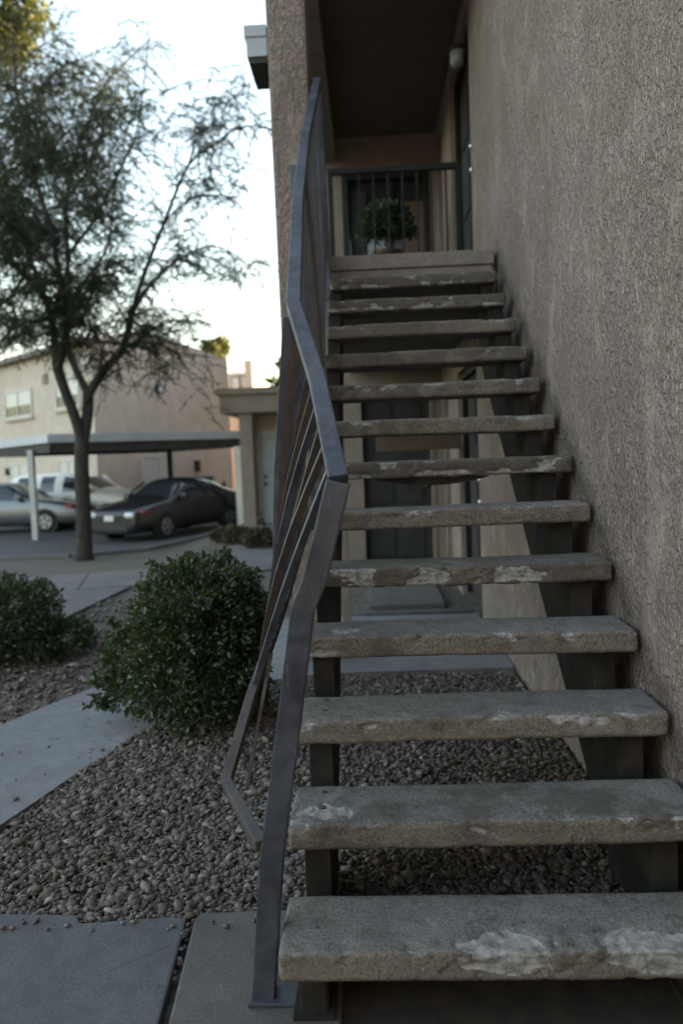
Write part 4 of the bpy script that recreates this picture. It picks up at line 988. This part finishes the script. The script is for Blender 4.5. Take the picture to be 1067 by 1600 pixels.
# ------------------------------------------------------------------ low building with the pale door
lb = empty('low_building', (-2.2, 15.5, -0.15), 'low tan porch building with deep flat fascia and pale door', 'building')
zg = -0.16; zf0 = 2.36; zf1 = 2.74
MB().box((-2.93, 14.9, zf0), (4.0, 19.5, zf1)).build('fascia', MAT['fascia'], lb, bevel=0.01)
MB().box((-3.0, 14.82, zf1+0.001), (4.0, 19.6, zf1+0.14)).build('roof_edge', MAT['fascia'], lb, bevel=0.01)
MB().box((-2.55, 15.0, zg-.3), (-2.27, 15.28, zf0-.001)).build('post', MAT['trim_paint'], lb, bevel=0.01)
MB().box((-2.36, 16.2, zg-.3), (4.0, 19.2, zf0-.002)).build('wall', MAT['stucco_far'], lb)
MB().box((-2.62, 15.9, zg-.3), (-2.37, 19.2, zf0-.003)).build('wall', MAT['stucco_far'], lb)
d0 = at(412, 800, 16.2)
dd = MB().box((d0.x, 16.14, zg+.03), (d0.x+.92, 16.198, zg+2.06)).build('door', MAT['grey_door'], lb, bevel=0.004)
f = MB(); f.box((d0.x-.09, 16.10, zg), (d0.x-.004, 16.199, zg+2.15)); f.box((d0.x+.924, 16.10, zg), (d0.x+1.01, 16.199, zg+2.15)); f.box((d0.x-.003, 16.10, zg+2.065), (d0.x+.923, 16.199, zg+2.15))
f.build('door_frame', MAT['window_frame'], dd)
for k in range(2):
    for j in range(3): MB().box((d0.x+.12+k*.38, 16.128, zg+.2+j*.62), (d0.x+.42+k*.38, 16.142, zg+.7+j*.62)).build('panel', MAT['grey_door'], dd, bevel=0.005)
for dz in (0.95, 1.12): MB().lathe((d0.x+.09, 16.14, zg+dz), (0, -1, 0), [(0, .035), (.02, .035), (.03, .03), (.07, .032), (.08, .015)], 10).build('door_knob', MAT['dark_trim'], dd)
MB().box((-2.75, 14.6, zg-.3), (4.0, 16.1, zg+.02)).build('step', MAT['path'], lb, bevel=0.02)
# white boards standing in the gap left of it
a_ = at(362, 700, 20.5); b_ = at(377, 780, 20.5)
wb = MB().box((at(368,690,18.5).x-0.05, 18.5, -0.5), (at(381,690,18.5).x-.02, 18.56, 1.72)).build('white_panel', MAT['window_frame'], None, bevel=0.006)
tag(wb, 'narrow white panel standing between the carport and the low building', 'panel')

# ------------------------------------------------------------------ carport
cp = empty('carport', (-7, 19, -0.55), 'flat roofed metal carport on slim posts over the parked cars', 'carport')
zr1 = at(75, 678, 17.6).z; zr0 = at(75, 704, 17.6).z
c0 = at(75, 690, 17.6); c0 = Vector((c0.x, c0.y))
cr = atz(380, 673, zr1); cr = Vector((cr.x, cr.y)); cl = atz(0, 689, zr1); cl = Vector((cl.x, cl.y))
cl = c0 + (cl-c0)*1.3
ck = cl + (cr-c0)
poly = [c0, cr, ck, cl]
inset = [p + ((c0+ck)/2-p).normalized()*0.10 for p in poly]
MB().prism([tuple(p) for p in inset], zr0+0.06, zr1-0.06).build('roof', MAT['soffit'], cp)
for p, q in ((c0, cr), (cl, c0), (ck, cl), (cr, ck)):
    t = (q-p).normalized(); n = Vector((-t.y, t.x)); 
    if n.dot((c0+ck)/2-p) > 0: n = -n
    a = [p+t*0.012, q-t*0.012, q-t*0.012-n*0.07, p+t*0.012-n*0.07]
    MB().hexa([(v.x, v.y, zr1-0.22) for v in a] + [(v.x, v.y, zr1) for v in a]).build('fascia', MAT['grey_metal'], cp, bevel=0.006)
    a = [p+t*0.16-n*.08, q-t*0.16-n*.08, q-t*0.16-n*.2, p+t*0.16-n*.2]
    MB().hexa([(v.x, v.y, zr0-0.05) for v in a] + [(v.x, v.y, zr1-0.221) for v in a]).build('beam', MAT['soffit'], cp)
for (px, Y, m) in ((52, 18.6, 'post_paint'), (268, 23.0, 'dark_trim'), (377, 20.2, 'dark_trim')):
    q = at(px, 760, Y); zg_ = float(gh(q.x, q.y))
    MB().box((q.x-.075, Y-.075, zg_-.1), (q.x+.075, Y+.075, zr0+.05)).build('post', MAT[m], cp, bevel=0.01)

# ------------------------------------------------------------------ cars
def car(name, label, loc, head, paintm, spec):
    rz = math.atan2(head[1], head[0])
    root = empty(name, loc, label, 'car', None, rz)
    def kid(mb_, n, m, parent=root, **kw):
        o = mb_.build(n, MAT[m], None, **kw); o.parent = parent
        return o
    # control cage: one ring per station, underside to belt line to roof; smoothed, then cut into body and panes
    st = spec['st']; vs = []; fs = []; part = []
    for (x, zl, zb, w, zt, wt, fl) in st:
        zm = zl + (zb-zl)*0.5
        h = [(.80*w, zl), (.98*w, zl+.12), (w, zm), (.965*w, zb), (wt, zt)]
        vs += [(x, -y, z) for y, z in h] + [(x, 0, zt+.028)] + [(x, y, z) for y, z in h[::-1]] + [(x, 0, zl)]
    k = 12
    for i in range(len(st)-1):
        fl = st[i][6]
        for j in range(k):
            fs.append((k*i+j, k*i+(j+1) % k, k*(i+1)+(j+1) % k, k*(i+1)+j))
            part.append({'W': 1, 'R': 2}.get(fl, 0) if j in (4, 5) else (3 if fl in 'SW' and j in (3, 6) and fl == 'S' else 0))
    fs += [tuple(range(k)), tuple(range(k*(len(st)-1), k*len(st)))]; part += [0, 0]
    cage = bpy.data.meshes.new('cage'); cage.from_pydata(vs, [], fs)
    for q in range(4): cage.materials.append(MAT[paintm if q == 0 else 'glass'])
    cage.polygons.foreach_set('material_index', part)
    tmp = bpy.data.objects.new('cage', cage); COL.objects.link(tmp)
    sm = tmp.modifiers.new('s', 'SUBSURF'); sm.levels = 3; sm.render_levels = 3
    ev = bpy.data.meshes.new_from_object(tmp.evaluated_get(bpy.context.evaluated_depsgraph_get()))
    bpy.data.objects.remove(tmp)
    for q, nm in enumerate(('body', 'windscreen', 'rear_window', 'side_window')):
        for sgn in ((-1, 1) if q == 3 else (0,)):
            bm = bmesh.new(); bm.from_mesh(ev); bmesh.ops.recalc_face_normals(bm, faces=bm.faces)
            bmesh.ops.delete(bm, geom=[f for f in bm.faces if f.material_index != q or (sgn and f.calc_center_median().y*sgn < 0)], context='FACES')
            for f in bm.faces: f.smooth = True; f.material_index = 0
            me = bpy.data.meshes.new(nm); bm.to_mesh(me); bm.free(); o = link(nm, me, MAT[paintm if q == 0 else 'glass'], None); o.parent = root
    xf, wf, zf = spec['mir']
    for s in (-1, 1):
        pl = spec['pillar']
        kid(MB().tube([(x, s*y, z) for x, y, z in pl], 0.03, 6), 'pillar', paintm, smooth=True)
        for xh in spec['handles']: kid(MB().box((xh-.09, s*(spec['w']+.0)-.02, spec['hz']), (xh+.09, s*(spec['w'])+.02, spec['hz']+.035)), 'door_handle', paintm, bevel=0.008)
        mr = kid(MB().box((xf-.42, s*(wf+.02), zf+.03), (xf-.25, s*(wf+.02)+s*.2, zf+.17)), 'mirror', paintm, bevel=0.03)
    zw = 0.32
    for xw_ in spec['wheels']:
        for s in (-1, 1):
            y = s*(spec['w']-.16)
            ar = kid(MB().lathe((xw_, y, zw), (0, s, 0), [(0, .40), (.155, .385)], 22), 'wheel_arch', 'black_plastic')
            wh = kid(MB().lathe((xw_, y-.02*s, zw), (0, s, 0), [(0, .25), (.01, .305), (.05, .32), (.17, .32), (.195, .305), (.2, .22)], 24), 'wheel', 'rubber')
            rim = kid(MB().lathe((xw_, y+.165*s, zw), (0, s, 0), [(0, .215), (.022, .21), (.024, .18), (.012, .06), (.03, .05), (.032, .0)], 20), 'rim', 'rim', wh)
            sl_ = MB()
            for q in range(5):
                a = q*1.2566; sl_.obox((xw_+math.cos(a)*.07-.02, y+s*.192, zw+math.sin(a)*.07), (math.cos(a)*.12, 0, math.sin(a)*.12), (0, s*.006, 0), (-math.sin(a)*.05, 0, math.cos(a)*.05))
            kid(sl_, 'spokes', 'black_plastic', wh)
    for s in (-1, 1):
        for (x, y, z_, dx, dy, dz, m, nm) in spec['lights']:
            kid(MB().box((x-dx/2, s*y-dy/2, z_-dz/2), (x+dx/2, s*y+dy/2, z_+dz/2)), nm, m, bevel=min(dx, dz, dy)*0.35)
    for (x, y, z_, dx, dy, dz, m, nm) in spec['bits']:
        kid(MB().box((x-dx/2, y-dy/2, z_-dz/2), (x+dx/2, y+dy/2, z_+dz/2)), nm, m, bevel=0.012)
    return root
SED = dict(w=0.90, hz=0.80, mir=(1.02, .82, .95), pillar=[(.98, .765, 1.02), (.70, .70, 1.23), (.40, .625, 1.41)],
  st=[(2.42,.24,.60,.70,.68,.62,''),(2.38,.20,.66,.80,.76,.70,''),(2.24,.18,.72,.86,.83,.74,''),(1.75,.18,.84,.90,.92,.77,''),(1.25,.18,.91,.905,.985,.78,''),(1.02,.18,.93,.905,1.02,.78,'W'),(.42,.18,.95,.905,1.42,.63,'S'),(.30,.18,.95,.905,1.47,.62,'S'),(-.25,.18,.96,.905,1.50,.62,''),(-.37,.18,.96,.905,1.50,.62,'S'),(-1.0,.18,.98,.905,1.44,.61,'S'),(-1.15,.18,.98,.905,1.38,.62,'R'),(-1.72,.20,1.0,.89,1.10,.70,''),(-2.1,.23,.99,.86,1.06,.70,''),(-2.36,.26,.95,.80,1.0,.66,''),(-2.41,.34,.88,.72,.92,.58,'')],
  handles=[-.05,-.95], wheels=[1.40,-1.34],
  lights=[(2.33,.60,.68,.22,.28,.13,'lamp_glass','headlight'),(2.08,.80,.73,.22,.09,.11,'red_lens','turn_signal'),(-2.18,.62,.86,.20,.26,.14,'red_lens','tail_light'),(2.35,.60,.36,.08,.14,.07,'lamp_glass','fog_light')],
  bits=[(2.40,0,.62,.08,.70,.12,'black_plastic','grille'),(2.455,0,.60,.03,.30,.14,'plate','license_plate'),(2.40,0,.36,.09,1.1,.12,'black_plastic','air_intake'),(-2.39,0,.66,.03,.30,.15,'plate','license_plate')])
WAG = dict(w=0.93, hz=0.95, mir=(1.15, .84, 1.05), pillar=[(1.02, .80, 1.10), (.75, .76, 1.35), (.46, .72, 1.60)],
  st=[(2.30,.42,.78,.70,.84,.58,''),(2.2,.30,.90,.84,.98,.70,''),(1.7,.27,.98,.92,1.06,.78,''),(1.1,.27,1.03,.93,1.10,.80,'W'),(.42,.27,1.06,.93,1.62,.72,'S'),(-.25,.27,1.06,.93,1.72,.72,''),(-.37,.27,1.06,.93,1.72,.72,'S'),(-1.05,.27,1.06,.93,1.72,.72,''),(-1.17,.27,1.06,.93,1.72,.72,'S'),(-1.9,.28,1.06,.92,1.70,.71,''),(-2.12,.30,1.06,.91,1.66,.70,''),(-2.28,.42,1.00,.86,1.30,.72,'')],
  handles=[.0,-.9], wheels=[1.42,-1.36],
  lights=[(2.14,.68,.80,.20,.28,.17,'lamp_glass','headlight'),(-2.18,.80,.92,.14,.12,.30,'red_lens','tail_light')],
  bits=[(2.27,0,.74,.06,.8,.16,'black_plastic','grille'),(-2.29,0,.74,.03,.32,.16,'plate','license_plate'),(-2.26,0,.46,.12,1.6,.14,'black_plastic','bumper'),(2.28,0,.50,.10,1.5,.14,'black_plastic','bumper')])
def gpos(px, py):
    z = -0.55; q = atz(px, py, z); return q
fw = gpos(262, 842); hd = Vector((-0.42, -0.91)).normalized(); side = Vector((-hd.y, hd.x))     # visible wheel is on the car's left side
pos = Vector((fw.x, fw.y)) - hd*1.40 - side*0.9
car('parked_sedan', 'black sedan facing out from under the carport with headlights showing', (pos.x, pos.y, -0.55), hd, 'paint_black', SED)
fw = gpos(72, 832); hd = Vector((1.0, 0.06)).normalized(); side = Vector((-hd.y, hd.x))
pos = Vector((fw.x, fw.y)) - hd*1.40 + side*0.9
car('parked_sedan', 'silver grey sedan half out of frame behind the pale carport post', (pos.x, pos.y, -0.55), hd, 'paint_silver', SED)
q = at(128, 790, 24.0); hd = Vector((0.95, -0.15)).normalized()
car('parked_wagon', 'white boxy wagon parked behind the tree trunk', (q.x, 24.0, -0.55), hd, 'paint_white', WAG)
# dark bin behind the sedan
q = at(318, 775, 26.0)
bn = empty('waste_bin', (q.x, 26.0, -0.55), 'dark bin against the far wall above the black sedan boot', 'bin')
MB().box((q.x-.45, 25.7, -0.5), (q.x+.4, 26.3, 0.75)).build('body', MAT['black_plastic'], bn, bevel=0.04)
MB().box((q.x-.5, 25.65, 0.752), (q.x+.45, 26.35, 0.84)).build('lid', MAT['black_plastic'], bn, bevel=0.03)
